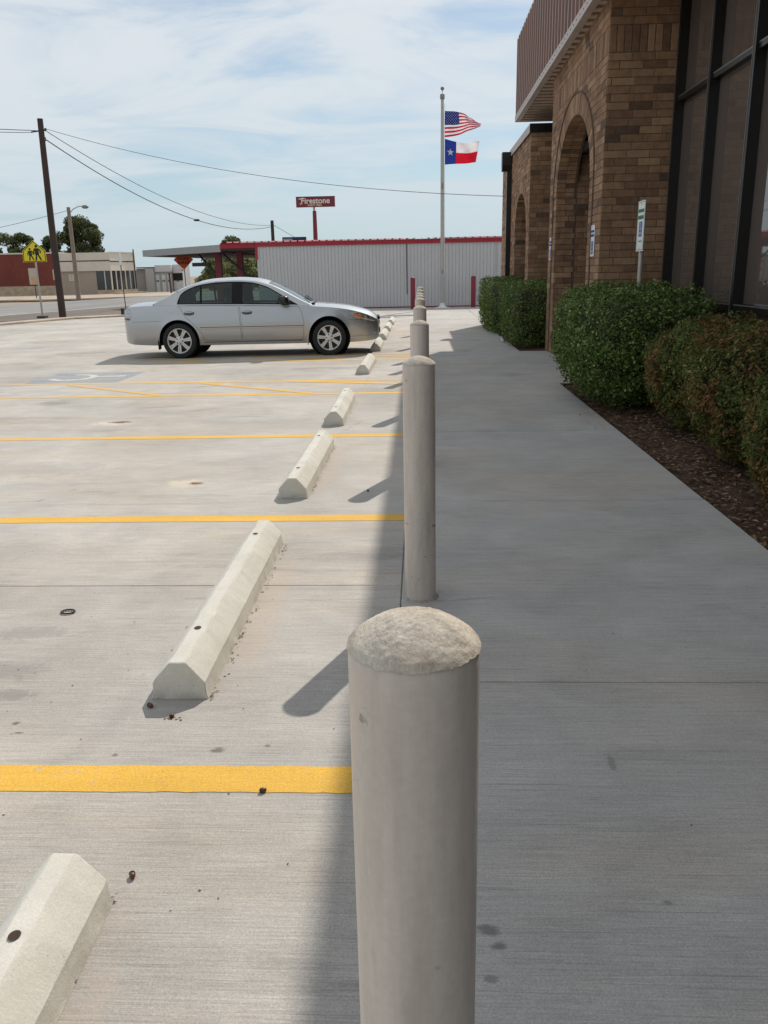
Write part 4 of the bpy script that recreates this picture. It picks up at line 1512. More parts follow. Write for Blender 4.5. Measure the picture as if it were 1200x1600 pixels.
# body shell: two sides, nose, tail, bonnet and boot lid in one surface
mb = MB()
for sd in (-1, 1):
    vs, fs = panel(SIDE, [RD, FD], y_side, side=sd)
    mb.add(vs, fs)
st_r = [X0] + [-.90, -.93, -.96, -.985, -1.005, -1.02, -1.035, -1.048, -1.06]
st_f = [X1] + [3.52, 3.58, 3.63, 3.68, 3.705, 3.73, 3.745, 3.76]
for st in (st_r, st_f):
    S = [sect(x) for x in st]
    n = len(S[0])
    for sd in (-1, 1):
        mb.grid(lambda i, j: (S[i][j][0], sd * S[i][j][1], S[i][j][2]), len(S), n)
    last = S[-1]
    mb.add([(p[0], -p[1], p[2]) for p in last] + [(p[0], p[1], p[2]) for p in last[::-1]], [tuple(range(2 * n))])
# decks
XR = [x for x in XS_top if x <= -.40] + [X0]
XR = sorted(set(XR))
XF = sorted(set([x for x in XS_top if x >= 2.46]))
for xs_ in (XR, XF):
    S = [sect(x)[NS - 1:] for x in xs_]
    for sd in (-1, 1):
        mb.grid(lambda i, j: (S[i][j][0], sd * S[i][j][1], S[i][j][2]), len(S), len(S[0]))
body = mb.build('body', M_SILV, car, smooth=38, weld=0.0015)

for sd in (-1, 1):
    for nm, poly in (('rear_door', RD), ('front_door', FD)):
        vs, fs = panel(off_in(poly, 0.005), [], y_side, side=sd)
        d = MB().add(vs, fs).build(nm, M_SILV, car, smooth=180)
        # handle over a flat dark patch, painted as the shade of its recess
        hx, hz = (0.22, .80) if nm == 'rear_door' else (1.29, .795)
        yb = y_side(hx, hz)
        mb = MB()
        for (rx_, rz2, dy, mm) in ((0.098, 0.036, 0.0015, 1), (0.100, 0.038, -0.004, 0)):
            mb.add([(hx + rx_ * math.cos(a), sd * (y_side(hx + rx_ * math.cos(a), hz + rz2 * math.sin(a)) + dy), hz + rz2 * math.sin(a)) for a in [2 * math.pi * k / 20 for k in range(20)]], [tuple(range(20))])
        h = mb.build('handle_recess_shade', simple('recess_shade_grey', (0.10, 0.10, 0.10), 0.5), d, smooth=180)
        mb = MB()
        mb.tube([(hx - 0.085, sd * (yb + 0.002), hz + 0.012), (hx - 0.05, sd * (yb + 0.026), hz + 0.016), (hx + 0.05, sd * (yb + 0.028), hz + 0.016), (hx + 0.085, sd * (yb + 0.002), hz + 0.012)], 0.013, 8)
        mb.build('handle', M_SILV, d, smooth=180)
        # rubbing strip
        xa, xb = (0.40, 1.155) if nm == 'rear_door' else (1.18, 2.335)
        def PS(i, j):
            x = xa + (xb - xa) * i / 12
            z = (.518, .522, .545, .549)[j]
            return (x, sd * (y_side(x, z) + (0.0, 0.009, 0.009, 0.0)[j]), z)
        MB().grid(PS, 13, 4).build('side_moulding', M_SILV, d, smooth=50)
        def PL(i, j):
            x = xa + (xb - xa) * i / 12
            z = (.5490, .5545)[j]
            return (x, sd * (y_side(x, z) + 0.0015), z)
        MB().grid(PL, 13, 2).build('moulding_gap', M_TRIMBLK, d)
    # dark backing behind door gaps and a sill
    def PBk(i, j):
        x = -0.05 + 2.45 * i / 30
        z = .30 + (cS(x) - .02 - .30) * j / 6
        lift = 0
        for (ax, az, ar) in ARCH:
            if math.hypot(x - ax, z - az) < ar + 0.03:
                lift = 1
        zz = z if not lift else max(z, .30)
        return (x, sd * (y_side(x, zz) - 0.03), zz)
    MB().grid(lambda i, j: PBk(i + 8, j), 21, 7).build('door_backing', M_TRIMBLK, car, smooth=180)
    # wheel-arch liners
    for (ax, az, ar) in ARCH:
        def PA(i, j):
            th = R(-14) + R(208) * i / 24
            y = (cW(ax) * .985, cW(ax) * .985 - .03, .50)[j]
            rr = (ar - 0.002, ar + 0.012, ar + 0.02)[j]
            return (ax + rr * math.cos(th), sd * y, az + rr * math.sin(th))
        mb = MB().grid(PA, 25, 3)
        mb.add([(ax + (ar + .02) * math.cos(2 * math.pi * k / 24), sd * .50, az + (ar + .02) * math.sin(2 * math.pi * k / 24)) for k in range(24)], [tuple(range(24))])
        mb.build('wheel_arch_liner', M_WELL, car, smooth=60)
    # mud flap behind the rear wheels
    MB().box(-.405, -.385, *sorted((sd * .70, sd * .86)), .17, .34).build('mud_flap', M_TRIMBLK, car)
    MB().box(2.388, 2.402, *sorted((sd * .74, sd * .885)), .20, .36).build('mud_flap', M_SILV, car)

# underbody
MB().prism([(-.95, .30), (-.30, .24), (.45, .22), (2.35, .22), (3.2, .23), (3.55, .27), (3.5, .45), (-.9, .45)], 'y', -.70, .70).build('underbody', M_WELL, car)

# greenhouse
gT = spl([-.46, -.25, -.036, .28, .64, 1.09, 1.41, 1.68, 2.0, 2.25, 2.49], [1.055, 1.15, 1.255, 1.37, 1.43, 1.445, 1.425, 1.365, 1.232, 1.108, .985])
gT = (lambda g: lambda x: g(x) + 0.024 * min(1, max(0, (g(x) - 1.02) / .2)))(_low(gT))
gD = spl([-.46, -.1, .4, 1.1, 1.6, 2.1, 2.49], [.035, .055, .060, .055, .055, .05, .03])
gE = lambda x: gT(x) - gD(x)
gN = spl([-.46, -.2, .2, .6, 2.0, 2.3, 2.49], [.075, .035, .01, 0, 0, .012, .03])
def y_green(x, z):
    return .838 - gN(x) - .47 * (z - 1.0) - .14 * max(0, z - 1.25)
XG = [-.46 + 2.95 * k / 64 for k in range(65)]
gbot = [(x, cS(x) + 0.004) for x in XG]
gtop = [(x, max(gE(x), cS(x) + 0.012)) for x in XG[::-1]]
GREEN = gbot + gtop
dlo_top = spl([.015, .06, .19, .46, .78, 1.09, 1.36, 1.63, 1.90, 2.15, 2.26], [1.08, 1.165, 1.248, 1.328, 1.363, 1.368, 1.352, 1.285, 1.158, 1.02, .962])
dlo_top = (lambda g: lambda x: g(x) + 0.022 * min(1, max(0, (g(x) - 1.02) / .2)))(_low(dlo_top))
DLO = [(x, cS(x) + .018) for x in np.linspace(.0, 2.26, 46)] + [(x, dlo_top(x)) for x in np.linspace(2.25, .015, 56)]
def pane_poly(xa, xb, lean=0.0):
    b = [(x, cS(x) + .034) for x in np.linspace(xa, xb, 20)]
    xa2, xb2 = xa + lean, xb + lean
    tp = [(x, max(dlo_top(x) - .020, cS(x) + .04)) for x in np.linspace(xb2, xa2, 24)]
    return b + tp
PANES = [pane_poly(.045, .425), pane_poly(.465, 1.02), pane_poly(1.215, 2.10)]
mbg = MB()
for sd in (-1, 1):
    vs, fs = panel(GREEN, [DLO], y_green, side=sd)
    mbg.add(vs, fs)
    # belt shelf
    mbg.grid(lambda i, j: (XG[i], sd * (y_side(XG[i], cS(XG[i])) if j == 0 else y_green(XG[i], cS(XG[i]) + 0.004)), cS(XG[i]) + (0 if j == 0 else 0.004)), len(XG), 2)
    vs, fs = panel(DLO, PANES, lambda x, z: y_green(x, z) - 0.004, side=sd)
    MB().add(vs, fs).build('window_surround', M_TRIMBLK, car, smooth=180)
    for pn, nm in zip(PANES, ('quarter_window', 'rear_side_window', 'front_side_window')):
        vs, fs = panel(pn, [], lambda x, z: y_green(x, z) - 0.007, side=sd)
        MB().add(vs, fs).build(nm, M_TINT, car, smooth=180)
def top_pt(x, u):
    ye = y_green(x, max(gE(x), cS(x) + 0.012))
    e = max(gE(x), cS(x) + 0.012)
    return (x, ye * u, e + (gT(x) - e) * (1 - abs(u) ** 2.4))
def top_patch(xa, xb, u0, u1, n, m, lift=0.0):
    mb = MB()
    mb.grid(lambda i, j: (lambda p: (p[0], p[1], p[2] + lift))(top_pt(xa + (xb - xa) * i / (n - 1), u0 + (u1 - u0) * j / (m - 1))), n, m)
    return mb
UW, UR = .90, .86
for (a, b, c, d, n, m) in ((-.46, -.34, -1, 1, 4, 25), (-.34, .40, -1, -UR, 14, 4), (-.34, .40, UR, 1, 14, 4), (.40, 1.70, -1, 1, 24, 25), (1.70, 2.45, -1, -UW, 14, 4), (1.70, 2.45, UW, 1, 14, 4), (2.45, 2.49, -1, 1, 3, 25)):
    q = top_patch(a, b, c, d, n, m)
    mbg.add(q.v, q.f)
mbg.build('roof', M_SILV, car, smooth=38, weld=0.0015)
top_patch(1.70, 2.45, -UW, UW, 16, 25, -0.004).build('windshield', M_TINT, car, smooth=180)
top_patch(-.34, .40, -UR, UR, 16, 25, -0.004).build('rear_window', M_TINT, car, smooth=180)
# wipers at the cowl
for y in (-.35, .2):
    MB().tube([(2.47, y - .1, 0.958), (2.40, y + .15, 1.0), (2.33, y + .3, 1.04)], 0.009, 6).build('wiper', M_TRIMBLK, car)
MB().box(2.43, 2.54, -.62, .62, .89, .935).build('cowl', M_TRIMBLK, car)

# cabin
def cushion(name, c, s, tiltx=0.0):
    mb = MB()
    def P(i, j):
        a, b = -math.pi / 2 + math.pi * i / 10, 2 * math.pi * j / 16
        sg = lambda v, e: math.copysign(abs(v) ** e, v)
        x, y, z = sg(math.cos(a), .45) * sg(math.cos(b), .45), sg(math.cos(a), .45) * sg(math.sin(b), .45), sg(math.sin(a), .45)
        z2 = z * s[2]
        return (c[0] + x * s[0] - z2 * tiltx, c[1] + y * s[1], c[2] + z2)
    mb.grid(P, 11, 17)
    return mb.build(name, M_SEAT, car, smooth=180, weld=0.0005)
for y in (-.36, .36):
    cushion('front_seat', (1.25, y, .52), (.27, .24, .10))
    cushion('front_backrest', (.98, y, .85), (.09, .23, .30), .28)
    cushion('headrest', (.86, y, 1.15), (.05, .13, .085), .15)
cushion('rear_seat', (.30, 0, .55), (.28, .62, .11))
cushion('rear_backrest', (.02, 0, .82), (.10, .62, .26), .3)
for y in (-.36, .36):
    cushion('headrest', (-.04, y, 1.04), (.045, .12, .06), .1)
cushion('dashboard', (2.12, 0, .82), (.28, .66, .10))
mb = MB()
mb.tube([(1.74 + .06 * math.sin(2 * math.pi * k / 24), .36 + .18 * math.cos(2 * math.pi * k / 24), .88 + .17 * math.sin(2 * math.pi * k / 24)) for k in range(25)], 0.016, 8, caps=False)
mb.build('steering_wheel', M_TRIMBLK, car, smooth=180)
MB().box(-.35, 2.3, -.68, .68, .40, .44).build('cabin_floor', M_WELL, car)

# door mirrors
for sd in (-1, 1):
    mb = MB()
    def PM(i, j):
        a, b = -math.pi / 2 + math.pi * i / 12, 2 * math.pi * j / 18
        sg = lambda v, e: math.copysign(abs(v) ** e, v)
        x = sg(math.cos(a), .6) * sg(math.cos(b), .7) * .085
        y = sg(math.cos(a), .6) * sg(math.sin(b), .7) * .125
        z = sg(math.sin(a), .6) * .085
        return (2.00 + x - z * .1, sd * (.955 + y), .995 + z)
    mb.grid(PM, 13, 19)
    mr_ = mb.build('door_mirror', simple('mirror_black', (0.012, 0.012, 0.014), 0.22), car, smooth=180, weld=0.0004)
    MB().tube([(2.07, sd * .80, .935), (2.04, sd * .88, .96)], 0.028, 8).build('mirror_arm', M_TRIMBLK, mr_)

# lamps laid on the body surface
def surf_pt(x, z, lift):
    """a point on the nose or tail surface at height z"""
    S = sect(x)
    prev = S[0]
    for q in S[1:]:
        if q[2] >= z:
            u = (z - prev[2]) / max(1e-6, q[2] - prev[2])
            return (x, prev[1] + (q[1] - prev[1]) * u + lift)
        prev = q
    return (x, S[-1][1])
def lamp(name, mat, xs, zlo, zhi, sd, lift=0.004, m=7, parent=None):
    mb = MB()
    def P(i, j):
        x = xs[i]
        zl, zh = zlo(x), min(zhi(x), cS(x) + 0.6 * (cT(x) - cS(x)))
        z = zl + (zh - zl) * j / (m - 1)
        _, y = surf_pt(x, z, 0)
        edge = 0 if (i in (0, len(xs) - 1) or j in (0, m - 1)) else lift
        return (x + (edge if x > 0 else -edge), sd * (y + edge + 0.001), z + 0.001)
    mb.grid(P, len(xs), m)
    return mb.build(name, mat, parent or car, smooth=60)
for sd in (-1, 1):
    xs_ = [3.22, 3.30, 3.38, 3.45, 3.52, 3.58, 3.63, 3.67]
    zl = spl([3.22, 3.30, 3.45, 3.60, 3.67], [.775, .700, .655, .612, .60])
    zh = spl([3.22, 3.30, 3.45, 3.60, 3.67], [.800, .800, .772, .70, .65])
    zl, zh = _low(zl), _low(zh)
    hl = lamp('headlight', M_LENS, xs_, zl, zh, sd, 0.006)
    lamp('indicator', M_AMBER, [3.25, 3.30, 3.36, 3.42, 3.45], lambda x: zl(x) + .005, lambda x: zl(x) + .03 + .05 * (1 - abs(x - 3.34) / .11), sd, 0.010, 5, hl)
    lamp('reflector', M_CHROME, [3.47, 3.52, 3.56], lambda x: zl(x) + .02, lambda x: zl(x) + .075, sd, 0.010, 5, hl)
    xt = [-.87, -.90, -.93, -.96, -.985, -1.005, -1.02]
    tl_lo = spl([-1.02, -.96, -.87], [.70, .70, .76])
    tl_hi = spl([-1.02, -.96, -.90, -.87], [.80, .915, .955, .92])
    tl_lo, tl_hi = _low(tl_lo), _low(tl_hi)
    tl = lamp('tail_light', M_LENS, xt, tl_lo, tl_hi, sd, 0.006)
    lamp('red_lens', M_RED, [-.885, -.92, -.955, -.985, -1.01], lambda x: .70, lambda x: .74, sd, 0.011, 4, tl)
    lamp('bright_ring', M_CHROME, [-.885, -.92, -.95, -.985], lambda x: .775, lambda x: .80, sd, 0.011, 3, tl)
    lamp('bright_ring', M_CHROME, [-.885, -.91, -.94, -.965], lambda x: .825, lambda x: .845, sd, 0.011, 3, tl)
    MB().lathe([(0.055, 0.0), (0.05, 0.012), (0.03, 0.014)], 16, (3.655, sd * .625, .40), 'x').build('fog_lamp', M_CHROME, car, smooth=40)
# body seams drawn as slim dark inlays
def seam(name, fn, n, sd, w=0.004):
    P = [fn(k / (n - 1)) for k in range(n)]
    mb = MB()
    mb.grid(lambda i, j: (P[i][0], sd * (P[i][1] + 0.0012), P[i][2] + (w if j else -w) / 2), n, 2)
    mb.build(name, M_TRIMBLK, car)
for sd in (-1, 1):
    seam('bumper_seam', lambda u: (lambda x: (x, y_side(x, .665 + .01 * u), .665 + .01 * u))(-.85 + .53 * u), 14, sd)
    seam('bumper_seam', lambda u: (lambda x: (x, y_side(x, .635 - .005 * u), .635 - .005 * u))(3.175 + .26 * u), 8, sd)
    seam('bumper_seam', lambda u: (lambda x: (x, surf_pt(x, .335 + .01 * u, 0)[1], .335 + .01 * u))(3.19 + .40 * u), 10, sd)
    seam('bonnet_seam', lambda u: (lambda x: (x, y_side(x, cS(x)) - 0.001, cS(x) - .004))(2.46 + .80 * u), 18, sd, 0.003)
    seam('sill_seam', lambda u: (lambda x: (x, y_side(x, .285), .285))(.46 + 1.86 * u), 20, sd, 0.010)
MB().box(3.735, 3.772, -.36, .36, .60, .66).build('grille', M_TRIMBLK, car)
MB().box(3.755, 3.772, -.42, .42, .37, .46).build('air_intake', M_TRIMBLK, car)
MB().box(3.765, 3.778, -.15, .15, .49, .58).build('licence_plate', M_PLATE, car)
MB().box(-1.072, -1.062, -.15, .15, .60, .70).build('licence_plate', M_PLATE, car)
MB().tube([(-.25, .45, .24), (-1.0, .45, .25)], 0.035, 10).build('exhaust', M_CHROME, car)

# wheels
def make_wheel(side):
    e = bpy.data.objects.new('wheel', None)
    COL.objects.link(e)
    tw = .205
    mb = MB()
    prof = [(.215, -.09), (.245, -.100), (.285, -.103), (.308, -.092), (.317, -.070), (.318, 0), (.317, .070), (.308, .092), (.285, .103), (.245, .100), (.215, .09)]
    mb.lathe(prof, 48, axis='y', caps=False)
    mb.build('tyre', M_TYRE, e, smooth=40)
    s = side                                    # outward direction along y
    rim = MB()
    rim.lathe([(.226, s * .098), (.222, s * .104), (.210, s * .102), (.205, s * .085), (.200, s * .02), (.195, -s * .08)], 48, axis='y', caps=False)
    for k in range(7):
        a = 2 * math.pi * k / 7 + .45
        for dw in (-1, 1):
            q = []
            for (r_, hw, dp) in ((.055, .010, .083), (.12, .012, .092), (.208, .0155, .094)):
                for (w_, d_) in ((-hw, dp - .028), (hw, dp - .028), (hw * .8, dp), (-hw * .8, dp)):
                    off = dw * (.013 + .055 * (r_ - .055)) + w_
                    q.append((r_ * math.cos(a) - off * math.sin(a), s * d_, r_ * math.sin(a) + off * math.cos(a)))
            fs = [(i * 4 + j, i * 4 + (j + 1) % 4, i * 4 + 4 + (j + 1) % 4, i * 4 + 4 + j) for i in range(2) for j in range(4)] + [(0, 1, 2, 3), (8, 9, 10, 11)]
            rim.add(q, fs)
        q = []
        for (r_, hw) in ((.06, .012), (.205, .018)):
            for w_, d_ in ((-hw, .060), (hw, .060), (hw, .075), (-hw, .075)):
                q.append((r_ * math.cos(a) - w_ * math.sin(a), s * d_, r_ * math.sin(a) + w_ * math.cos(a)))
        rim.add(q, [(0, 1, 5, 4), (1, 2, 6, 5), (2, 3, 7, 6), (3, 0, 4, 7)])
    rim.lathe([(.085, s * .06), (.082, s * .085), (.066, s * .088), (.034, s * .092), (.030, s * .099), (.0, s * .100)], 24, axis='y', caps=False)
    rim.build('rim', M_ALLOY, e, smooth=35)
    nb = MB()
    for k in range(5):
        a = 2 * math.pi * k / 5 + .3
        nb.lathe([(.013, s * .085), (.012, s * .0915), (.0, s * .0916)], 8, (.057 * math.cos(a), 0, .057 * math.sin(a)), 'y', caps=False)
    nb.build('wheel_bolts', M_TRIMBLK, e)
    bk = MB().lathe([(.0, s * .03), (.15, s * .035), (.15, s * .01), (0, s * .01)], 24, axis='y', caps=False)
    bk.lathe([(.2, -s * .02), (0, -s * .02)], 24, axis='y', caps=False)
    bk.build('brake_disc', simple('brake_disc_grey', (0.06, 0.055, 0.05), 0.5, 0.5), e)
    return e
for k, x in enumerate((0.0, 2.80)):
    for sd in (-1, 1):
        w_ = make_wheel(sd)
        w_.parent = car
        w_.location = (x, sd * .772, WZ0)
        w_.rotation_euler = (0, R(17 + 40 * k), 0)
# sub-parts may not go deeper than thing > part > sub-part: the wheel empties are the parts
# ------------------------------------------------------------------ hedges
def leaf_mat(name, stops, patch=None, rough=0.45):
    t = NT(name)
    p = t.pos()
    r_ = t.island()
    col = t.ramp(r_, stops)
    if patch:
        pm = t.rng(t.math('ADD', t.noise(p, 3.4, 4, 0.6), t.math('MULTIPLY', t.math('SUBTRACT', r_, 0.5), 0.22)), 0.48, 0.62, 0, 0.8)
        col = t.mix(pm, col, t.ramp(t.math('FRACT', t.math('MULTIPLY', r_, 17.3)), patch))
    f = t.rng(t.noise(p, 5.0, 4), 0.3, 0.7, 0.72, 1.3)
    t.out(t.scale(col, f), rough, 0, 0.12)
    tl = t.new('ShaderNodeBsdfTranslucent')
    t.put(tl.inputs[0], t.scale(col, 1.2))
    ms = t.new('ShaderNodeMixShader')
    ms.inputs[0].default_value = 0.28
    t.l.new(t.b.outputs[0], ms.inputs[1])
    t.l.new(tl.outputs[0], ms.inputs[2])
    t.l.new(ms.outputs[0], t.n['Material Output'].inputs['Surface'])
    return t.m
M_LEAFG = leaf_mat('hedge_leaf', [(0.0, (0.038, 0.068, 0.016)), (0.45, (0.088, 0.140, 0.033)), (0.8, (0.165, 0.235, 0.062)), (1.0, (0.36, 0.42, 0.17))])
M_LEAFR = leaf_mat('nandina_leaf', [(0.0, (0.058, 0.085, 0.022)), (0.6, (0.120, 0.150, 0.040)), (1.0, (0.24, 0.25, 0.085))],
                   [(0.0, (0.16, 0.052, 0.028)), (0.5, (0.26, 0.105, 0.048)), (1.0, (0.32, 0.19, 0.085))])
M_TWIG = simple('twig_bark', (0.06, 0.042, 0.03), 0.9, var=0.3, vs=20)
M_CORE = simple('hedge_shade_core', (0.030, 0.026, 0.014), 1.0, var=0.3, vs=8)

def hedge(name, label, cx, cy, hx, hy, h, mat, n, leaf, power=3.2, base=0.62, seed=1, aspect=0.55, group=None, lump=0.09, z0=0.10, depth=0.16):
    """clipped shrub: superellipsoid volume with an uneven surface, twigs inside, thousands of leaves outside"""
    th = thing(name, label, 'hedge', (cx, cy, 0.0), 0, group)
    r = np.random.default_rng(seed)
    hz = (h - z0) / 2
    zc_ = z0 + hz
    def surf(d):
        d = d / np.linalg.norm(d, axis=1, keepdims=True)
        q = (np.abs(d[:, 0] / hx) ** power + np.abs(d[:, 1] / hy) ** power + np.abs(d[:, 2] / hz) ** power) ** (-1 / power)
        P = d * q[:, None]
        z = P[:, 2] / hz
        k = np.where(z < 0, 1 + (base - 1) * np.clip(-z, 0, 1) ** 1.3, 1)       # narrower at the foot
        P[:, 0] *= k
        P[:, 1] *= k
        return P
    d = r.normal(size=(n, 3)) * np.array([hx, hy, hz])
    P = surf(d)
    nz = np.array([mnoise.noise((p[0] * 3.3 + seed, p[1] * 3.3, p[2] * 3.3)) * lump + mnoise.noise((p[0] * 9 + seed, p[1] * 9, p[2] * 9)) * lump * 0.6 for p in P])
    N = P / np.array([hx ** 2, hy ** 2, hz ** 2])
    N /= np.linalg.norm(N, axis=1, keepdims=True)
    dep = (r.random(n) ** 1.2) * depth - 0.03
    stray = r.random(n) < 0.012
    dep[stray] -= 0.05 * r.random(stray.sum())
    P = P + N * (nz - dep)[:, None]
    gap = np.array([mnoise.noise((p[0] * 6.5 + seed * 2, p[1] * 6.5, p[2] * 6.5)) for p in P])
    keep = ~((gap > 0.24) & (r.random(n) < 0.72))
    P, N = P[keep], N[keep]
    P[:, 2] += zc_
    me = leaf_cloud(P, N + np.array([[0, 0, 0.35]]), leaf, mat, aspect, 0.75, seed)
    o = bpy.data.objects.new('foliage', me)
    COL.objects.link(o)
    o.parent = th
    # shaded core
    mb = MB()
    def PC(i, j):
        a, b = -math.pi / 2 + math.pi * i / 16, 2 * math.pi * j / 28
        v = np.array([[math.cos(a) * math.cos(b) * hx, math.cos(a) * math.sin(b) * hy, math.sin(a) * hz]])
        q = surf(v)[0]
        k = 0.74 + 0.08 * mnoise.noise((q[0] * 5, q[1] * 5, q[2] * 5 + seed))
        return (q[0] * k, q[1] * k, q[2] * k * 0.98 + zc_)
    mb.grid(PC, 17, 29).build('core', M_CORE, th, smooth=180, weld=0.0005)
    for k in range(5):
        x, y = rng.uniform(-.35, .35) * hx, rng.uniform(-.6, .6) * hy
        MB().tube([(x * .6, y, -0.06), (x * .9, y + rng.uniform(-.08, .08), z0 + 0.25)], [0.016, 0.010], 6).build('stem', M_TWIG, th)
    return th

hedge('green_hedge', 'large dense green clipped hedge at the corner of the bed', 2.29, 9.62, 0.68, 1.25, 1.235, M_LEAFG, 60000, 0.030, 4.6, 0.76, 5, 0.68, lump=0.10, depth=0.20, z0=0.04)
hedge('red_tinged_shrub', 'red tinged shrub next to the large green hedge', 2.64, 7.66, 0.56, 0.56, 0.97, M_LEAFR, 44000, 0.036, 3.2, 0.74, 11, 0.42, 'red tinged shrubs in the bed', 0.11, depth=0.18, z0=0.03)
hedge('red_tinged_shrub', 'middle red tinged shrub in the bed by the windows', 2.56, 6.24, 0.56, 0.55, 1.0, M_LEAFR, 44000, 0.036, 3.2, 0.74, 17, 0.42, 'red tinged shrubs in the bed', 0.11, depth=0.18, z0=0.03)
hedge('red_tinged_shrub', 'nearest shrub, cut by the right edge of the picture', 2.48, 4.86, 0.52, 0.55, 1.0, M_LEAFR, 42000, 0.036, 3.2, 0.74, 23, 0.42, 'red tinged shrubs in the bed', 0.11, depth=0.18, z0=0.03)
hedge('green_hedge', 'square dark green hedge beside the far arch pier', 2.28, 17.55, 0.60, 1.45, 1.20, M_LEAFG, 30000, 0.038, 8.0, 0.93, 31, lump=0.06, depth=0.2, z0=0.02)
hedge('green_hedge', 'farther dark green hedge along the low wing', 2.18, 21.5, 0.64, 1.75, 1.25, M_LEAFG, 28000, 0.042, 8.0, 0.93, 37, lump=0.07, depth=0.2, z0=0.02)

# leaves dropped on the walk by the hedge
L = [(1.79 - abs(rng.gauss(0, 0.10)), rng.uniform(7.6, 9.6), 0.005) for k in range(26)]
litter('fallen_leaves', 'few fallen leaves on the walk below the green hedge', L, 0.026, M_DEAD, 41)

# ------------------------------------------------------------------ trees in the distance
M_BARK = simple('bark', (0.07, 0.055, 0.042), 0.95, var=0.3, vs=6, bump=0.5)
M_TREE = leaf_mat('tree_leaf', [(0.0, (0.050, 0.066, 0.030)), (0.5, (0.095, 0.115, 0.050)), (1.0, (0.17, 0.185, 0.085))], rough=0.6)  # greens lightened and greyed to carry aerial haze
M_TREEG = leaf_mat('scrub_leaf', [(0.0, (0.14, 0.15, 0.065)), (0.5, (0.22, 0.235, 0.10)), (1.0, (0.33, 0.33, 0.16))], rough=0.6)  # paler again: distance haze is put into the leaf colours
def tree(label, x, y, h, spread, mat, n, seed, leaf=0.35, crown0=0.3, group='trees in the distance', clumps=26):
    th = thing('tree', label, 'tree', (x, y, 0.0), 0, group)
    rr = random.Random(seed)
    mb = MB()
    tr_h = h * (crown0 + 0.22)
    path = [(0.12 * h * 0.1 * mnoise.noise((k, seed, 0)), 0.12 * h * 0.1 * mnoise.noise((k, seed, 5)), tr_h * k / 5 - 0.15) for k in range(6)]
    r0 = h * 0.028
    mb.tube(path, [r0 * (1 - 0.11 * k) for k in range(6)], 9)
    C = []
    for k in range(clumps):
        u = rr.random()
        a = rr.uniform(0, 2 * math.pi)
        z = h * (crown0 + (1 - crown0) * u ** 0.8) * rr.uniform(0.9, 1.0)
        v = (z / h - crown0) / (1 - crown0)
        rad = spread * math.sqrt(max(0.04, 1 - (2 * v - 0.8) ** 2 * 0.62)) * math.sqrt(rr.random())
        c = Vector((rad * math.cos(a), rad * math.sin(a), z))
        C.append((c, spread * rr.uniform(0.20, 0.40)))
    for k, (c, s) in enumerate(C):
        if k % 2 == 0:
            b = Vector(path[min(5, 2 + rr.randrange(4))])
            m_ = b.lerp(c, 0.5) + Vector((0, 0, -0.06 * h))
            mb.tube([b, m_, c], [r0 * 0.42, r0 * 0.25, r0 * 0.10], 6)
    mb.build('trunk', M_BARK, th, smooth=60)
    r = np.random.default_rng(seed)
    per = n // clumps
    P, N = [], []
    for c, s in C:
        d = r.normal(size=(per, 3))
        d /= np.linalg.norm(d, axis=1, keepdims=True)
        q = np.array(c)[None, :] + d * (s * r.random((per, 1)) ** 0.45) * np.array([[1.15, 1.15, 0.8]])
        P.append(q)
        N.append(d)
    me = leaf_cloud(np.concatenate(P), np.concatenate(N), leaf, mat, 0.6, 0.8, seed)
    o = bpy.data.objects.new('crown', me)
    COL.objects.link(o)
    o.parent = th
    return th
# ------------------------------------------------------------------ metal building across the lot
M_RED_M = simple('red_metal', (0.34, 0.014, 0.03), 0.45, 0.1, var=0.12, vs=2)
M_RED_D = simple('red_paint_post', (0.19, 0.010, 0.028), 0.5, var=0.15, vs=6)
M_SIDING = simple('grey_siding', (0.50, 0.50, 0.505), 0.5, 0.15, var=0.06, vs=0.8, world_pos=True)
M_STEEL = simple('dark_steel', (0.06, 0.05, 0.05), 0.6, 0.3, var=0.2)
M_GREYM = simple('grey_painted_metal', (0.42, 0.41, 0.41), 0.5, 0.2, var=0.12, vs=3)
M_CREAM = simple('cream_paint', (0.60, 0.55, 0.475), 0.8, var=0.08, vs=0.9)
M_TANP = simple('tan_paint', (0.50, 0.43, 0.365), 0.85, var=0.08, vs=0.7)
M_STONE = simple('sandstone', (0.42, 0.33, 0.235), 0.9, var=0.3, vs=2.2, bump=0.6, bs=12)
M_GREYW = simple('grey_wall_paint', (0.33, 0.325, 0.32), 0.85, var=0.1, vs=0.6)
M_GLASSD = simple('shop_glass', (0.05, 0.06, 0.065), 0.05, var=0.3, vs=0.4)

MY = 36.0
mbld = thing('metal_building', 'low white corrugated metal building with red roof trim', 'building', (-6.8, MY, 0))
pan = MB()
prof = []
x = 0.0
while x < 0.99:
    prof += [(x, 0.0), (x + 0.100, 0.0), (x + 0.108, 0.016), (x + 0.120, 0.016), (x + 0.128, 0.0)]
    x += 1 / 7
prof.append((1.0, 0.0))
n = len(prof)
pan.add([(a, b, 0.0) for a, b in prof] + [(a, b, 2.58) for a, b in prof], [(i, i + 1, n + i + 1, n + i) for i in range(n - 1)])
pme = pan.mesh('wall_panel', M_SIDING)
for k in range(16):
    o = piece('wall_panel', pme, mbld, (k * 1.0, 0.002 * (k % 2), 0))
MB().box(0.0, 16.0, 0.05, 14.0, 0, 2.56).build('core', M_GREYW, mbld)
MB().box(-0.04, 16.0, -0.055, -0.024, 2.56, 2.73).build('red_trim', M_RED_M, mbld)
MB().box(-0.06, 0.035, -0.05, 0.03, 2.05, 2.56).build('corner_trim', M_RED_M, mbld)
MB().box(0.0, 16.0, -0.04, 0.03, 0.0, 0.045).build('base_flashing', M_RED_D, mbld)
rp = MB()
prof = []
x = -1.5
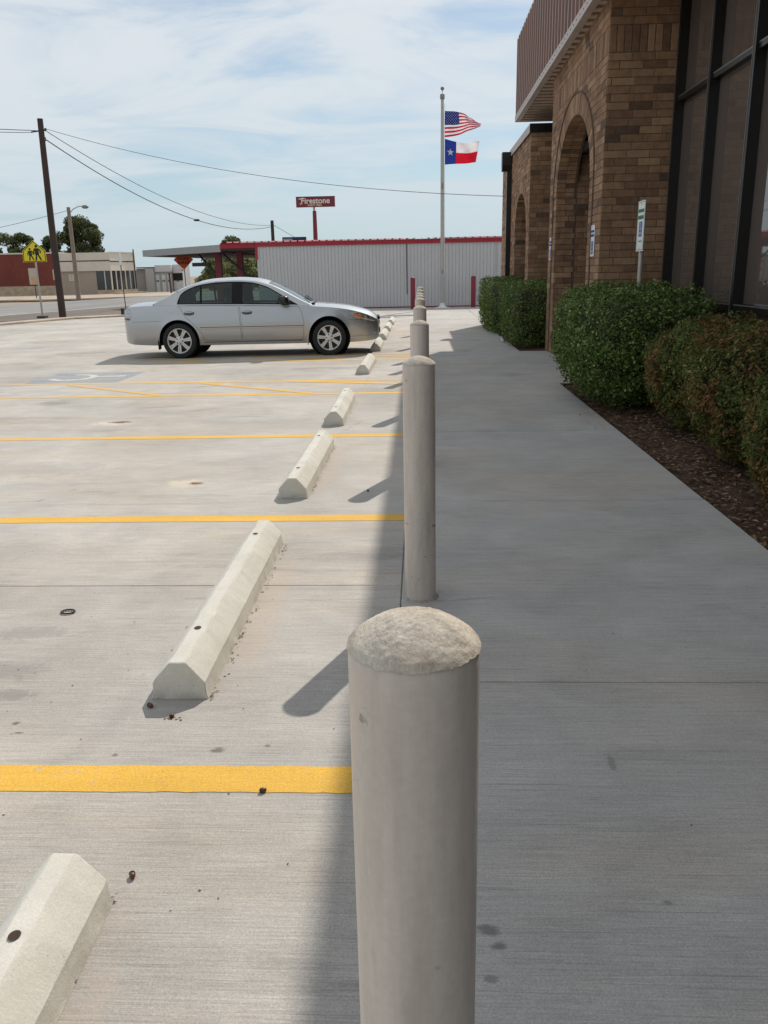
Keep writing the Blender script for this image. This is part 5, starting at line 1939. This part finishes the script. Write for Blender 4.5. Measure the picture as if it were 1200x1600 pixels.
while x < 16:
    prof += [(x, 0.0), (x + 0.20, 0.0), (x + 0.235, 0.045), (x + 0.265, 0.045)]
    x += 0.3
n = len(prof)
rp.add([(a, -0.12, 2.735 + b) for a, b in prof] + [(a, 8.0, 3.02 + b) for a, b in prof], [(i, i + 1, n + i + 1, n + i) for i in range(n - 1)])
rp.build('roof_sheet', M_RED_M, mbld)
MB().box(6.22, 6.25, -0.034, -0.023, 0.55, 2.55).build('conduit', M_STEEL, mbld)
MB().box(9.9, 9.925, -0.032, -0.023, 0.4, 2.55).build('seam_strip', M_GREYM, mbld)

# canopy attached on its left
can = thing('forecourt_canopy', 'flat grey and red canopy on red posts beside the metal building', 'canopy', (-8.3, 36.2, 0))
cz = 2.42
MB().prism([(1.45, -0.15), (1.45, 9.4), (0.0, 9.6), (0.0, -0.15)], 'z', cz + 0.02, cz + 0.25).build('red_bay', simple('canopy_underside', (0.05, 0.036, 0.032), 0.8), can)
MB().box(-0.03, 1.44, -0.19, -0.151, cz + 0.10, cz + 0.31).build('red_fascia', M_RED_M, can)
MB().prism([(-0.02, -0.1), (-5.05, 5.35), (-3.4, 15.0), (-0.02, 13.0)], 'z', cz - 0.02, cz + 0.14).build('grey_deck', simple('canopy_underside', (0.05, 0.036, 0.032), 0.8), can)
def wallstrip(pts, z0, z1, th):
    mb = MB()
    for (a, b) in zip(pts[:-1], pts[1:]):
        d = (Vector(b) - Vector(a)).normalized()
        nn = Vector((d.y, -d.x)) * th
        q = [Vector(a), Vector(b), Vector(b) + nn, Vector(a) + nn]
        mb.prism([tuple(v) for v in q], 'z', z0, z1)
    return mb
wallstrip([(-5.06, 5.36), (-0.02, -0.10)], cz - 0.03, cz + 0.26, 0.05).build('grey_fascia', simple('canopy_fascia_grey', (0.33, 0.325, 0.33), 0.5, 0.2), can)
wallstrip([(-3.4, 15.0), (-5.06, 5.36)], cz - 0.03, cz + 0.26, 0.05).build('grey_fascia', M_GREYM, can)
for (x, y) in ((-0.60, 1.8), (0.36, 1.8)):
    o = MB().box(x - .13, x + .13, y - .13, y + .13, 0, cz).build('post', M_RED_D, can)
for a, b in (((-0.35, 1.5, cz - .02), (1.0, 1.0, 1.25)), ((-1.9, 3.6, cz - 0.05), (-0.6, 1.7, 1.35)), ((0.9, 3.0, cz), (1.9, 2.6, 1.3))):
    MB().tube([a, b], 0.045, 6).build('brace', M_STEEL, can)
MB().box(-2.0, -1.2, 2.6, 2.9, 1.86, 2.02).build('hanging_lamp', M_STEEL, can)

# red guard posts before the metal wall, and the flagpole
for x, y, lab in ((-0.31, 34.4, 'red guard post left of the flagpole'), (2.14, 35.1, 'red guard post by the far hedge')):
    tag(MB().lathe([(.095, 0), (.095, 1.19), (.085, 1.215), (.05, 1.23), (0.001, 1.235)], 20, (0, 0, 0)).build('guard_post', M_RED_D, smooth=40, loc=(x, y, 0)), lab, 'guard post', 'red guard posts')
fp = thing('flagpole', 'grey metal flagpole carrying two flags', 'flagpole', (0.88, 35.0, 0.0))
MB().lathe([(.078, 0.0), (.076, 1.5), (.072, 4.0), (.066, 6.2), (.055, 7.75)], 20).build('pole', M_GALV, fp, smooth=40)
MB().lathe([(.06, 7.75), (.085, 7.76), (.09, 7.82), (.085, 7.93), (.03, 7.95), (.012, 7.96), (.012, 8.08)], 16).build('truck', M_GREYBK, fp, smooth=40)
MB().lathe([(.001, 8.05), (.05, 8.075), (.078, 8.13), (.05, 8.185), (.001, 8.21)], 16, caps=False).build('ball', M_GREYBK, fp, smooth=60)
MB().lathe([(.30, 0.0), (.30, .03), (.16, .05), (.10, .12), (.09, .2)], 24).build('base_collar', M_SIGNW, fp, smooth=40)
MB().tube([(.088, -.02, 7.6), (.095, -.03, 4.0), (.09, -.03, 1.4)], .008, 5).build('halyard', M_SIGNW, fp)
MB().box(-.03, .03, -.10, -.07, 4.55, 4.75).build('cleat', M_GREYBK, fp)
MB().box(-.03, .03, -.10, -.07, 1.35, 1.5).build('cleat', M_GREYBK, fp)

def fabric(name, c):
    t = NT(name)
    cc = t.scale(t.rgb(c), t.rng(t.noise(t.obj(), 14, 3), 0.3, 0.7, 0.9, 1.08))
    t.out(cc, 0.85, 0, 0.2)
    tl = t.new('ShaderNodeBsdfTranslucent')
    t.put(tl.inputs[0], cc)
    ms = t.new('ShaderNodeMixShader')
    ms.inputs[0].default_value = 0.35
    t.l.new(t.b.outputs[0], ms.inputs[1])
    t.l.new(tl.outputs[0], ms.inputs[2])
    t.l.new(ms.outputs[0], t.n['Material Output'].inputs['Surface'])
    return t.m
F_RED, F_WHT, F_BLU = fabric('flag_red', (0.50, 0.012, 0.045)), fabric('flag_white', (0.80, 0.80, 0.82)), fabric('flag_blue', (0.012, 0.028, 0.17))
F_BLU2, F_RED2 = fabric('flag_blue_royal', (0.022, 0.045, 0.26)), fabric('flag_red_bright', (0.62, 0.012, 0.03))

def flag(name, label, top, wave, colour, stars, nu=90, nv=65, L=1.50, Hh=0.93):
    fl = thing(name, label, 'flag', (0.97, 34.99, top), 0)
    mb = MB()
    mats = [F_RED, F_WHT, F_BLU, F_BLU2, F_RED2]
    for i in range(nu + 1):
        for j in range(nv + 1):
            mb.v.append(wave(i / nu, j / nv, L, Hh))
    for i in range(nu):
        for j in range(nv):
            mb.f.append((i * (nv + 1) + j, (i + 1) * (nv + 1) + j, (i + 1) * (nv + 1) + j + 1, i * (nv + 1) + j + 1))
            mb.m.append(colour((i + .5) / nu, (j + .5) / nv))
    cl_ = mb.build('cloth', mats, fl, smooth=180, fix=False)
    st = MB()
    for (u, v, r_) in stars:
        pts = []
        for k in range(10):
            a = math.pi / 2 + math.pi * k / 5
            q = r_ if k % 2 == 0 else r_ * .42
            pts.append((u + q * math.cos(a) / L, v - q * math.sin(a) / Hh))
        for dy in (-.006, .006):
            k0 = [wave(a, b, L, Hh) for a, b in pts]
            st.add([(p[0], p[1] + dy, p[2]) for p in k0], [tuple(range(10))])
    st.build('stars' if len(stars) > 1 else 'star', F_WHT, cl_, fix=False)['kind'] = 'stuff' if len(stars) > 1 else 'thing'
    return fl

def wave_us(u, v, L, H_):
    # upper fly corner blown down, lower edge almost level
    x = u * L * (0.965 - 0.05 * v) * (1 - 0.22 * u * max(0, (0.45 - v)) * 2)
    fall = 0.40 * u ** 2.2 * (1 - v) ** 1.2
    rise = 0.10 * u * v
    z = -v * H_ * (1 - 0.30 * u ** 1.5) - fall + rise + 0.020 * math.sin(u * 9 + v * 3) * u - 0.03 * math.sin(u * math.pi) * v
    y = 0.11 * math.sin(u * 9.5 - v * 2.2) * (0.25 + u) + 0.05 * math.sin(u * 19 + v * 6) * u
    return (x, y, z)
def col_us(u, v):
    if u < 0.40 and v < 7 / 13:
        return 2
    return 0 if int(v * 13) % 2 == 0 else 1
stars = []
for r_ in range(9):
    for c_ in range(6 if r_ % 2 == 0 else 5):
        stars.append((0.40 * ((c_ * 2 + (1 if r_ % 2 == 0 else 2)) / 12), 7 / 13 * (r_ + 1) / 10, 0.022))
flag('national_flag', 'stars and stripes flag flying at the top of the flagpole', 7.34, wave_us, col_us, stars)
def wave_tx(u, v, L, H_):
    x = u * L * (0.90 - 0.10 * v * u)
    z = -v * H_ * (1 - 0.10 * u) - 0.17 * (1 - v) * min(1, u * 1.5) ** 1.2 * (1 - 0.35 * u) - 0.05 * v * u + 0.035 * math.sin(u * 8 + 1) * (1 - v) * u - 0.06 * (1 - v) * math.sin(u * math.pi)
    y = 0.10 * math.sin(u * 8.0 + v * 3.0) * (0.2 + u) + 0.09 * math.sin(u * 13 - v * 5) * u * (1 - v)
    return (x, y, z)
def col_tx(u, v):
    if u < 1 / 3:
        return 3
    return 1 if v < 0.5 else 4
flag('state_flag', 'blue, white and red flag with one star below the striped flag', 6.36, wave_tx, col_tx, [(1 / 6, 0.50, 0.155)])

# ------------------------------------------------------------------ tall tyre sign and roof sign behind the metal building
ps = thing('pole_sign', 'dark red tyre shop sign on a tall red pole', 'sign', (-7.2, 60.0, 0.0))
MB().tube([(0, 0, 0), (0, 0, 5.55)], [.20, .13], 16).build('pole', M_RED_D, ps, smooth=40)
MB().tube([(-.02, 0, 5.55), (-.02, 0, 5.82)], .07, 10).build('neck', M_GALV, ps, smooth=40)
o = MB().box(-1.32, 1.32, -.12, .12, 5.80, 6.46).build('cabinet', simple('sign_maroon', (0.17, 0.014, 0.03), 0.4, var=0.08), ps)
o.location = (.10, 0, 0)
M_CREAML = simple('cream_letter', (0.78, 0.66, 0.55), 0.5, var=0.04)
def upright(me, parent, loc):
    return piece('lettering', me, parent, loc, (math.pi / 2, 0, 0))
upright(text_mesh('Firestone', 0.52, M_CREAML, 0.012), o, (0.0, -.125, 6.185))
upright(text_mesh('FARM TIRES', 0.185, M_CREAML, 0.002), o, (-.05, -.125, 5.905))
mb = MB()
mb.prism([(-1.17, 6.30), (-.78, 6.30), (-.86, 6.37), (-1.09, 6.37)], 'y', -.128, -.123)
mb.prism([(-1.09, 6.03), (-1.0, 5.93), (-.97, 6.04)], 'y', -.128, -.123)
mb.build('letter_serif', M_CREAML, o)
MB().box(-1.33, 1.33, -.125, .125, 6.445, 6.475).build('cabinet_edge', simple('sign_edge_navy', (0.03, 0.03, 0.06), 0.5), o)
rs = thing('roof_sign', 'small dark blue sign box showing above the metal roof', 'sign', (-6.5, 45.0, 0.0))
MB().box(-.62, .62, -.05, .05, 2.95, 3.28).build('panel', simple('sign_navy', (0.015, 0.022, 0.07), 0.5), rs)
MB().box(-.58, -.10, -.058, -.051, 2.98, 3.20).build('pale_panel', simple('pale_blue_panel', (0.30, 0.36, 0.46), 0.4), rs)
MB().tube([(-.3, .1, 0), (-.3, .1, 3.0)], .05, 8).build('post', M_STEEL, rs)
MB().tube([(.3, .1, 0), (.3, .1, 3.0)], .05, 8).build('post', M_STEEL, rs)

# orange road-work sign below the canopy edge
rw = thing('roadwork_sign', 'orange diamond road work sign half hidden by the canopy', 'sign', (-12.0, 43.6, 0.16))
M_ORG = simple('fluorescent_orange', (1.0, 0.15, 0.06), 0.6, var=0.0)
M_BLK = simple('sign_black', (0.012, 0.012, 0.012), 0.5, var=0.1)
MB().prism([(0, 1.60), (.50, 2.09), (0, 2.58), (-.50, 2.09)], 'y', -.01, .01).build('plate', M_ORG, rw)
upright(text_mesh('AHEAD', .20, M_BLK, .005), rw, (0, -.013, 1.94))
upright(text_mesh('ROAD', .18, M_BLK, .005), rw, (0, -.013, 2.30))
upright(text_mesh('WORK', .20, M_BLK, .005), rw, (0, -.013, 2.13))
MB().tube([(0, .03, 0), (0, .03, 2.5)], .025, 8).build('post', M_GALV, rw)
MB().prism([(-.16, 1.62), (-.04, 1.62), (-.06, 1.52), (-.12, 1.56)], 'y', -.012, .0).build('flag_tab', M_ORG, rw)

# ------------------------------------------------------------------ school crossing sign, poles, street lamp, wires
sx, sy = -14.34, 31.8
sc_ = thing('school_crossing_sign', 'yellow pentagonal school crossing sign with two walking figures', 'sign', (sx, sy, 0.0), R(0))
M_YELS = simple('sign_yellow', (0.72, 0.60, 0.012), 0.4, var=0.05)
MB().prism([(-.45, 2.06), (.45, 2.06), (.43, 2.47), (.01, 2.83), (-.43, 2.47)], 'y', -.006, .006).build('plate', M_YELS, sc_)
mb = MB()
bd = [(-.42, 2.085), (.42, 2.085), (.40, 2.455), (.01, 2.795), (-.40, 2.455), (-.42, 2.085)]
for a, b in zip(bd[:-1], bd[1:]):
    a, b = Vector(a), Vector(b)
    d = (b - a).normalized()
    nn = Vector((-d.y, d.x)) * .012
    mb.prism([tuple(a + nn), tuple(b + nn), tuple(b - nn), tuple(a - nn)], 'y', -.011, -.0065)
mb.build('border', M_BLK, sc_)
def figure(name, ox, oz, s):
    mb = MB()
    def bar(pts, w):
        for a, b in zip(pts[:-1], pts[1:]):
            a, b = Vector(a) * s + Vector((ox, oz)), Vector(b) * s + Vector((ox, oz))
            d = (b - a).normalized()
            nn = Vector((-d.y, d.x)) * w * s
            mb.prism([tuple(a + nn), tuple(b + nn * .8), tuple(b - nn * .8), tuple(a - nn)], 'y', -.013, -.0067)
    mb.prism([(ox + s * .055 * math.cos(2 * math.pi * k / 12), oz + s * (.52 + .06 * math.sin(2 * math.pi * k / 12))) for k in range(12)], 'y', -.013, -.0067)
    mb.prism([(ox + s * a, oz + s * b) for a, b in ((-.075, .44), (.085, .44), (.10, .20), (-.07, .20))], 'y', -.013, -.0067)
    bar([(.03, .22), (.10, .10), (.17, -.04)], .036)
    bar([(-.02, .22), (-.03, .08), (-.06, -.05)], .036)
    bar([(-.07, .42), (-.13, .30), (-.11, .20)], .026)
    bar([(.08, .42), (.17, .32), (.15, .24)], .028)
    return mb.build(name, M_BLK, sc_)
figure('walking_figure', .10, 2.16, .88)
figure('walking_figure', -.15, 2.16, .70)
MB().box(-.03, .03, .012, .05, .05, 2.5).build('post', M_GALV, sc_)
MB().box(-.16, .16, -.12, .16, .03, .10).build('base_bracket', M_STEEL, sc_)

# back of a second sign across the road and a pole meter
s4 = thing('back_facing_sign', 'plain pale sign back seen behind the school crossing post', 'sign', (-29.4, 64.6, 0.0))
MB().box(-.36, .36, -.01, .01, 1.05, 2.25).build('plate', simple('sign_back_tan', (0.47, 0.40, 0.34), 0.6), s4)
MB().box(-.20, .28, -.016, -.011, 1.10, 1.62).build('sticker', simple('tan_sticker', (0.50, 0.32, 0.18), 0.7), s4)
MB().tube([(0, .03, 0), (0, .03, 2.0)], .035, 8).build('post', M_STEEL, s4)
s5 = thing('back_facing_sign', 'narrow pale sign partly behind the wooden pole', 'sign', (-26.9, 62.9, 0.0))
MB().box(-.26, .10, -.01, .01, 1.35, 2.1).build('plate', simple('sign_back_tan', (0.47, 0.40, 0.34), 0.6), s5)
MB().tube([(0, .03, 0), (.02, .03, 1.9)], .035, 8).build('post', M_STEEL, s5)

M_POLE = simple('dark_creosoted_wood', (0.048, 0.032, 0.027), 0.9, var=0.3, vs=3, bump=0.5, bs=20)
M_WIRE = simple('wire_black', (0.025, 0.025, 0.027), 0.7, var=0.1)
up = thing('utility_pole', 'dark wooden utility pole near the road', 'utility pole', (-13.42, 31.5, 0.0))
MB().tube([(0, 0, -.2), (.0, 0, 3.4), (.05, 0, 6.88)], [.135, .118, .098], 14).build('shaft', M_POLE, up, smooth=40)
MB().tube([(-.30, -.05, 6.45), (.20, .05, 6.52)], .025, 8).build('wire_bracket', M_STEEL, up)
MB().lathe([(.03, 0), (.045, .05), (.03, .10)], 10, (.18, .05, 6.48)).build('insulator', M_STEEL, up, smooth=40)
MB().box(.08, .16, -.05, .05, 6.15, 6.28).build('wire_bracket', M_STEEL, up)
up2 = thing('utility_pole', 'distant dark utility pole above the red roof', 'utility pole', (-10.15, 60.0, 0.0))
MB().tube([(0, 0, 0), (0, 0, 5.0)], [.14, .11], 10).build('shaft', M_POLE, up2, smooth=40)
sl_ = thing('street_lamp', 'wooden street lamp with a cobra head across the road', 'street lamp', (-24.18, 59.8, 0.0))
MB().tube([(0, 0, 0), (.02, 0, 6.15)], [.16, .12], 12).build('shaft', simple('grey_weathered_wood', (0.23, 0.185, 0.15), 0.9, var=0.2), sl_, smooth=40)
MB().tube([(.1, 0, 5.8), (.35, 0, 6.02), (.7, 0, 6.18), (1.0, 0, 6.20)], .035, 8).build('arm', M_GREYM, sl_, smooth=60)
MB().lathe([(.02, -.22), (.10, -.15), (.13, 0), (.11, .18), (.03, .26)], 12, (1.18, 0, 6.15), 'x').build('lamp_head', M_GREYBK, sl_, smooth=60)

def wire(name, label, a, b, sag, r_=.012, n=28):
    a, b = Vector(a), Vector(b)
    P = [a.lerp(b, k / n) - Vector((0, 0, sag * 4 * (k / n) * (1 - k / n))) for k in range(n + 1)]
    tag(MB().tube(P, r_, 6).build(name, M_WIRE, smooth=180), label, 'wire', 'overhead wires')
    return P
wire('overhead_wire', 'long overhead wire running across behind the flagpole', (-13.2, 31.55, 6.55), (2.30, 24.0, 3.35), 0.45, .008, 40)
wire('overhead_wire', 'upper wire from the wooden pole to the distant pole', (-13.2, 31.55, 6.47), (-10.2, 60.0, 4.68), 0.85, .012)
P = wire('overhead_wire', 'lower wire with a splice from the wooden pole to the distant pole', (-13.28, 31.5, 6.22), (-10.15, 60.0, 4.60), 1.15, .017)
tag(MB().lathe([(.02, -.16), (.055, -.10), (.06, .08), (.02, .16)], 10, P[14], 'x').build('splice_case', M_STEEL, smooth=50), 'dark splice case on the lower overhead wire', 'splice case')
wire('overhead_wire', 'wire leaving the frame left of the wooden pole', (-13.55, 31.5, 6.50), (-26.0, 24.0, 7.35), 0.3, .012)
wire('overhead_wire', 'second wire leaving the frame left of the wooden pole', (-13.7, 31.5, 6.44), (-26.0, 24.2, 7.15), 0.35, .010)
wire('overhead_wire', 'thin wire reaching the street lamp from the left', (-24.18, 59.8, 5.95), (-36.0, 59.0, 3.9), 0.2, .014)
wire('overhead_wire', 'short wires leaving the distant pole to the right', (-10.15, 60.0, 4.75), (-5.5, 60.0, 2.2), 0.05, .014)
gm = thing('cable_guy', 'leaning guy rod with a dark foot beside the car tail', 'guy wire', (-11.40, 32.7, 0.0))
MB().tube([(0, 0, .05), (-.10, .2, 1.0), (-.16, .35, 2.1)], .018, 6).build('rod', M_STEEL, gm)
MB().box(-.20, -.10, -.05, .05, 0.06, .30).build('foot_cap', M_BLK, gm)
MB().tube([(-.15, .33, 1.9), (-.175, .37, 2.35)], .05, 8).build('guard', M_SIGNW, gm)

# ------------------------------------------------------------------ storefront across the road
LY = 77.0
sf = thing('storefront', 'low red brick and cream storefront across the road', 'building', (-27.9, LY, 0.0))
M_RBRICK = None
t = NT('red_brick_far')
p = t.obj()
bt = t.new('ShaderNodeTexBrick')
t.put(bt.inputs['Vector'], t.map(p, (1, 1, 1), (0, 0, 0), (math.pi / 2, 0, 0)))
bt.inputs['Scale'].default_value = 4.0
bt.inputs['Color1'].default_value = (0.20, 0.045, 0.030, 1)
bt.inputs['Color2'].default_value = (0.16, 0.035, 0.025, 1)
bt.inputs['Mortar'].default_value = (0.14, 0.05, 0.04, 1)
t.out(t.scale(bt.outputs[0], t.rng(t.noise(p, 0.5, 4), .3, .7, .85, 1.15)), .9)
M_RBRICK = t.m
MB().box(-40, -5.0, 0, 12, 0.0, 3.62).build('brick_wall', M_RBRICK, sf)
MB().box(-40, -5.0, -.05, 0.0, 0.0, .84).build('base_course', M_STONE, sf)
MB().box(-40, -5.0, -.06, 12, 3.62, 3.74).build('parapet_cap', M_CREAM, sf)
MB().box(-13.2, -11.05, -.04, 0.0, .95, 2.25).build('boarded_window', M_TANP, sf)
MB().box(-10.7, -8.6, -.04, 0.0, .95, 2.25).build('boarded_window', M_TANP, sf) if False else None
MB().box(-4.99, -.01, 0, 3.9, 0.0, 2.05).build('tan_wall', simple('tan_wall_paint', (0.36, 0.29, 0.23), .85, var=.1, vs=.8), sf)
for k in range(3):
    for q in range(3):
        MB().box(-3.9 + .28 * q, -3.66 + .28 * q, -.03, 0, 1.62 - .2 * k, 1.78 - .2 * k).build('vent_block', M_CREAM, sf)
MB().box(-4.99, .05, -.12, 3.9, 2.05, 3.64).build('sign_band', M_CREAM, sf)
MB().box(-4.98, .06, -.14, -.121, 2.88, 2.97).build('dark_band', M_STEEL, sf)
MB().prism([(.05, -.12), (1.05, 3.4), (1.05, 3.9), (.05, 3.9)], 'z', 2.05, 3.60).build('corner_band', simple('cream_bright', (0.70, 0.65, 0.56), .8, var=.06), sf)
wallstrip([(.06, -.13), (1.07, 3.40)], 2.80, 2.89, .02).build('dark_band', M_STEEL, sf)
wallstrip([(.04, -.14), (1.07, 3.41)], 3.58, 3.68, .05).build('parapet_cap', M_CREAM, sf)
MB().box(-1.5, 1.4, .6, .7, .35, 2.05).build('shop_back', M_GLASSD, sf) if False else None
MB().box(-1.35, -.02, -.03, -.006, .38, 2.04).build('shop_window', M_GLASSD, sf)
MB().box(-.62, -.54, -.05, -.031, .38, 2.04).build('window_post', M_CREAM, sf)
wallstrip([(.02, 0.02), (1.0, 3.45)], .38, 2.05, .02).build('shop_window', M_GLASSD, sf)
MB().prism([(.0, .06), (.95, 3.5), (.95, 3.9), (0, 3.9)], 'z', 0, 2.05).build('shop_interior', M_DARK, sf)
for k in range(6):
    u = k / 5
    MB().box(0.03 + .97 * u - .05, 0.03 + .97 * u + .05, 3.4 * u - .10, 3.4 * u, .38, 2.05).build('window_post', M_CREAM, sf)
wallstrip([(-1.4, -.08), (.06, -.08), (1.1, 3.35)], 0, .38, .12).build('stone_base', M_STONE, sf)
wallstrip([(.3, -.9), (1.6, 2.8)], 0, .16, .8).build('step', M_STONE, sf)
MB().tube([(1.12, 3.3, 0), (1.12, 3.3, 3.95)], .06, 8).build('corner_pipe', M_STEEL, sf)

# grey garages further right
gg = thing('garage_row', 'small grey and white garages right of the storefront', 'building', (-28.4, 84.0, 0.0))
MB().box(0.0, 1.55, 0, 3, 0, 2.22).build('grey_wall', M_GREYW, gg)
MB().box(1.55, 2.35, -.5, 3, 0, 2.28).build('pale_wall', simple('pale_grey_paint', (0.42, 0.415, 0.41), .85, var=.08), gg)
MB().box(-.05, 2.4, -.55, 3, 2.281, 2.36).build('roof_edge', M_STEEL, gg)
MB().box(2.35, 4.0, -.2, 3, 0, 1.9).build('white_wall', M_GREYW, gg)
MB().box(2.41, 4.05, -.30, 3, 1.901, 2.52).build('white_band', simple('weathered_white', (0.55, 0.55, 0.54), .8, var=.1), gg)
MB().box(4.06, 5.0, .3, 3, 0, 2.55).build('white_gable', simple('weathered_white', (0.55, 0.55, 0.54), .8, var=.1), gg)
for k, (x, yy) in enumerate(((2.45, -.2), (3.05, -.2), (3.62, -.2), (4.3, .3))):
    d = MB().box(x, x + .36, yy - .03, yy - .002, 0, 1.62).build('garage_door', simple('door_white', (0.58, 0.575, 0.56), .7, var=.1), gg)
    for q in (.10, .26):
        MB().box(x + q - .05, x + q + .05, yy - .05, yy - .031, .95, 1.12).build('door_light', M_BLK, d)
MB().box(4.06, 5.0, .26, .299, 1.05, 1.75).build('dark_opening', M_DARK, gg)
tag(MB().tube([(0, 0, 0), (-.05, 0, 1.75)], .09, 8).build('leaning_post', simple('brown_post', (0.10, 0.05, 0.045), .9), loc=(-22.4, 76.5, 0)), 'short dark brown post before the grey garages', 'post')

# ------------------------------------------------------------------ trees in the distance
tree('large dark tree rising behind the cream storefront', -37.6, 95.0, 7.6, 2.3, M_TREE, 26000, 3, .24, .32, clumps=46)
tree('low tree at the far left above the brick wall', -53.0, 100.0, 6.6, 2.9, M_TREE, 16000, 5, .26, .25)
tree('ragged tree between the far left tree and the wooden pole', -46.8, 99.0, 6.3, 2.8, M_TREE, 14000, 7, .25, .3)
tree('tree top behind the yellow sign', -42.3, 97.0, 6.0, 2.2, M_TREE, 12000, 8, .25, .3)
tree('round tree beyond the garages', -30.5, 130.0, 5.4, 2.8, M_TREE, 9000, 9, .3, .25)
tree('tree with thin branches above the garages', -25.0, 118.0, 6.6, 2.6, M_TREE, 9000, 10, .3, .25)
tree('pale green scrub tree seen under the canopy', -17.6, 84.0, 3.5, 2.3, M_TREEG, 9000, 13, .32, .02)
tree('scrub tree just right of the garages under the canopy', -21.6, 90.0, 3.1, 2.2, M_TREEG, 9000, 19, .30, .02)
tree('pale scrub tree beyond the canopy braces', -19.4, 92.0, 3.3, 2.3, M_TREEG, 9000, 20, .30, .02)
tree('wide scrub tree behind the first red canopy post', -14.2, 86.0, 3.7, 2.6, M_TREEG, 9000, 14, .32, .02)
tree('scrub tree behind the second red canopy post', -11.0, 88.0, 3.8, 2.4, M_TREEG, 8000, 15, .32, .02)
tree('darker tree top showing between the canopy posts', -16.0, 120.0, 4.2, 3.6, M_TREE, 12000, 16, .3, .1)
tree('tree top showing above the red roof left of the flagpole', -1.2, 120.0, 5.35, 2.2, M_TREE, 8000, 17, .28, .2)
tree('tree top showing above the red roof right of the flagpole', 3.2, 118.0, 5.7, 2.0, M_TREE, 8000, 18, .28, .2)
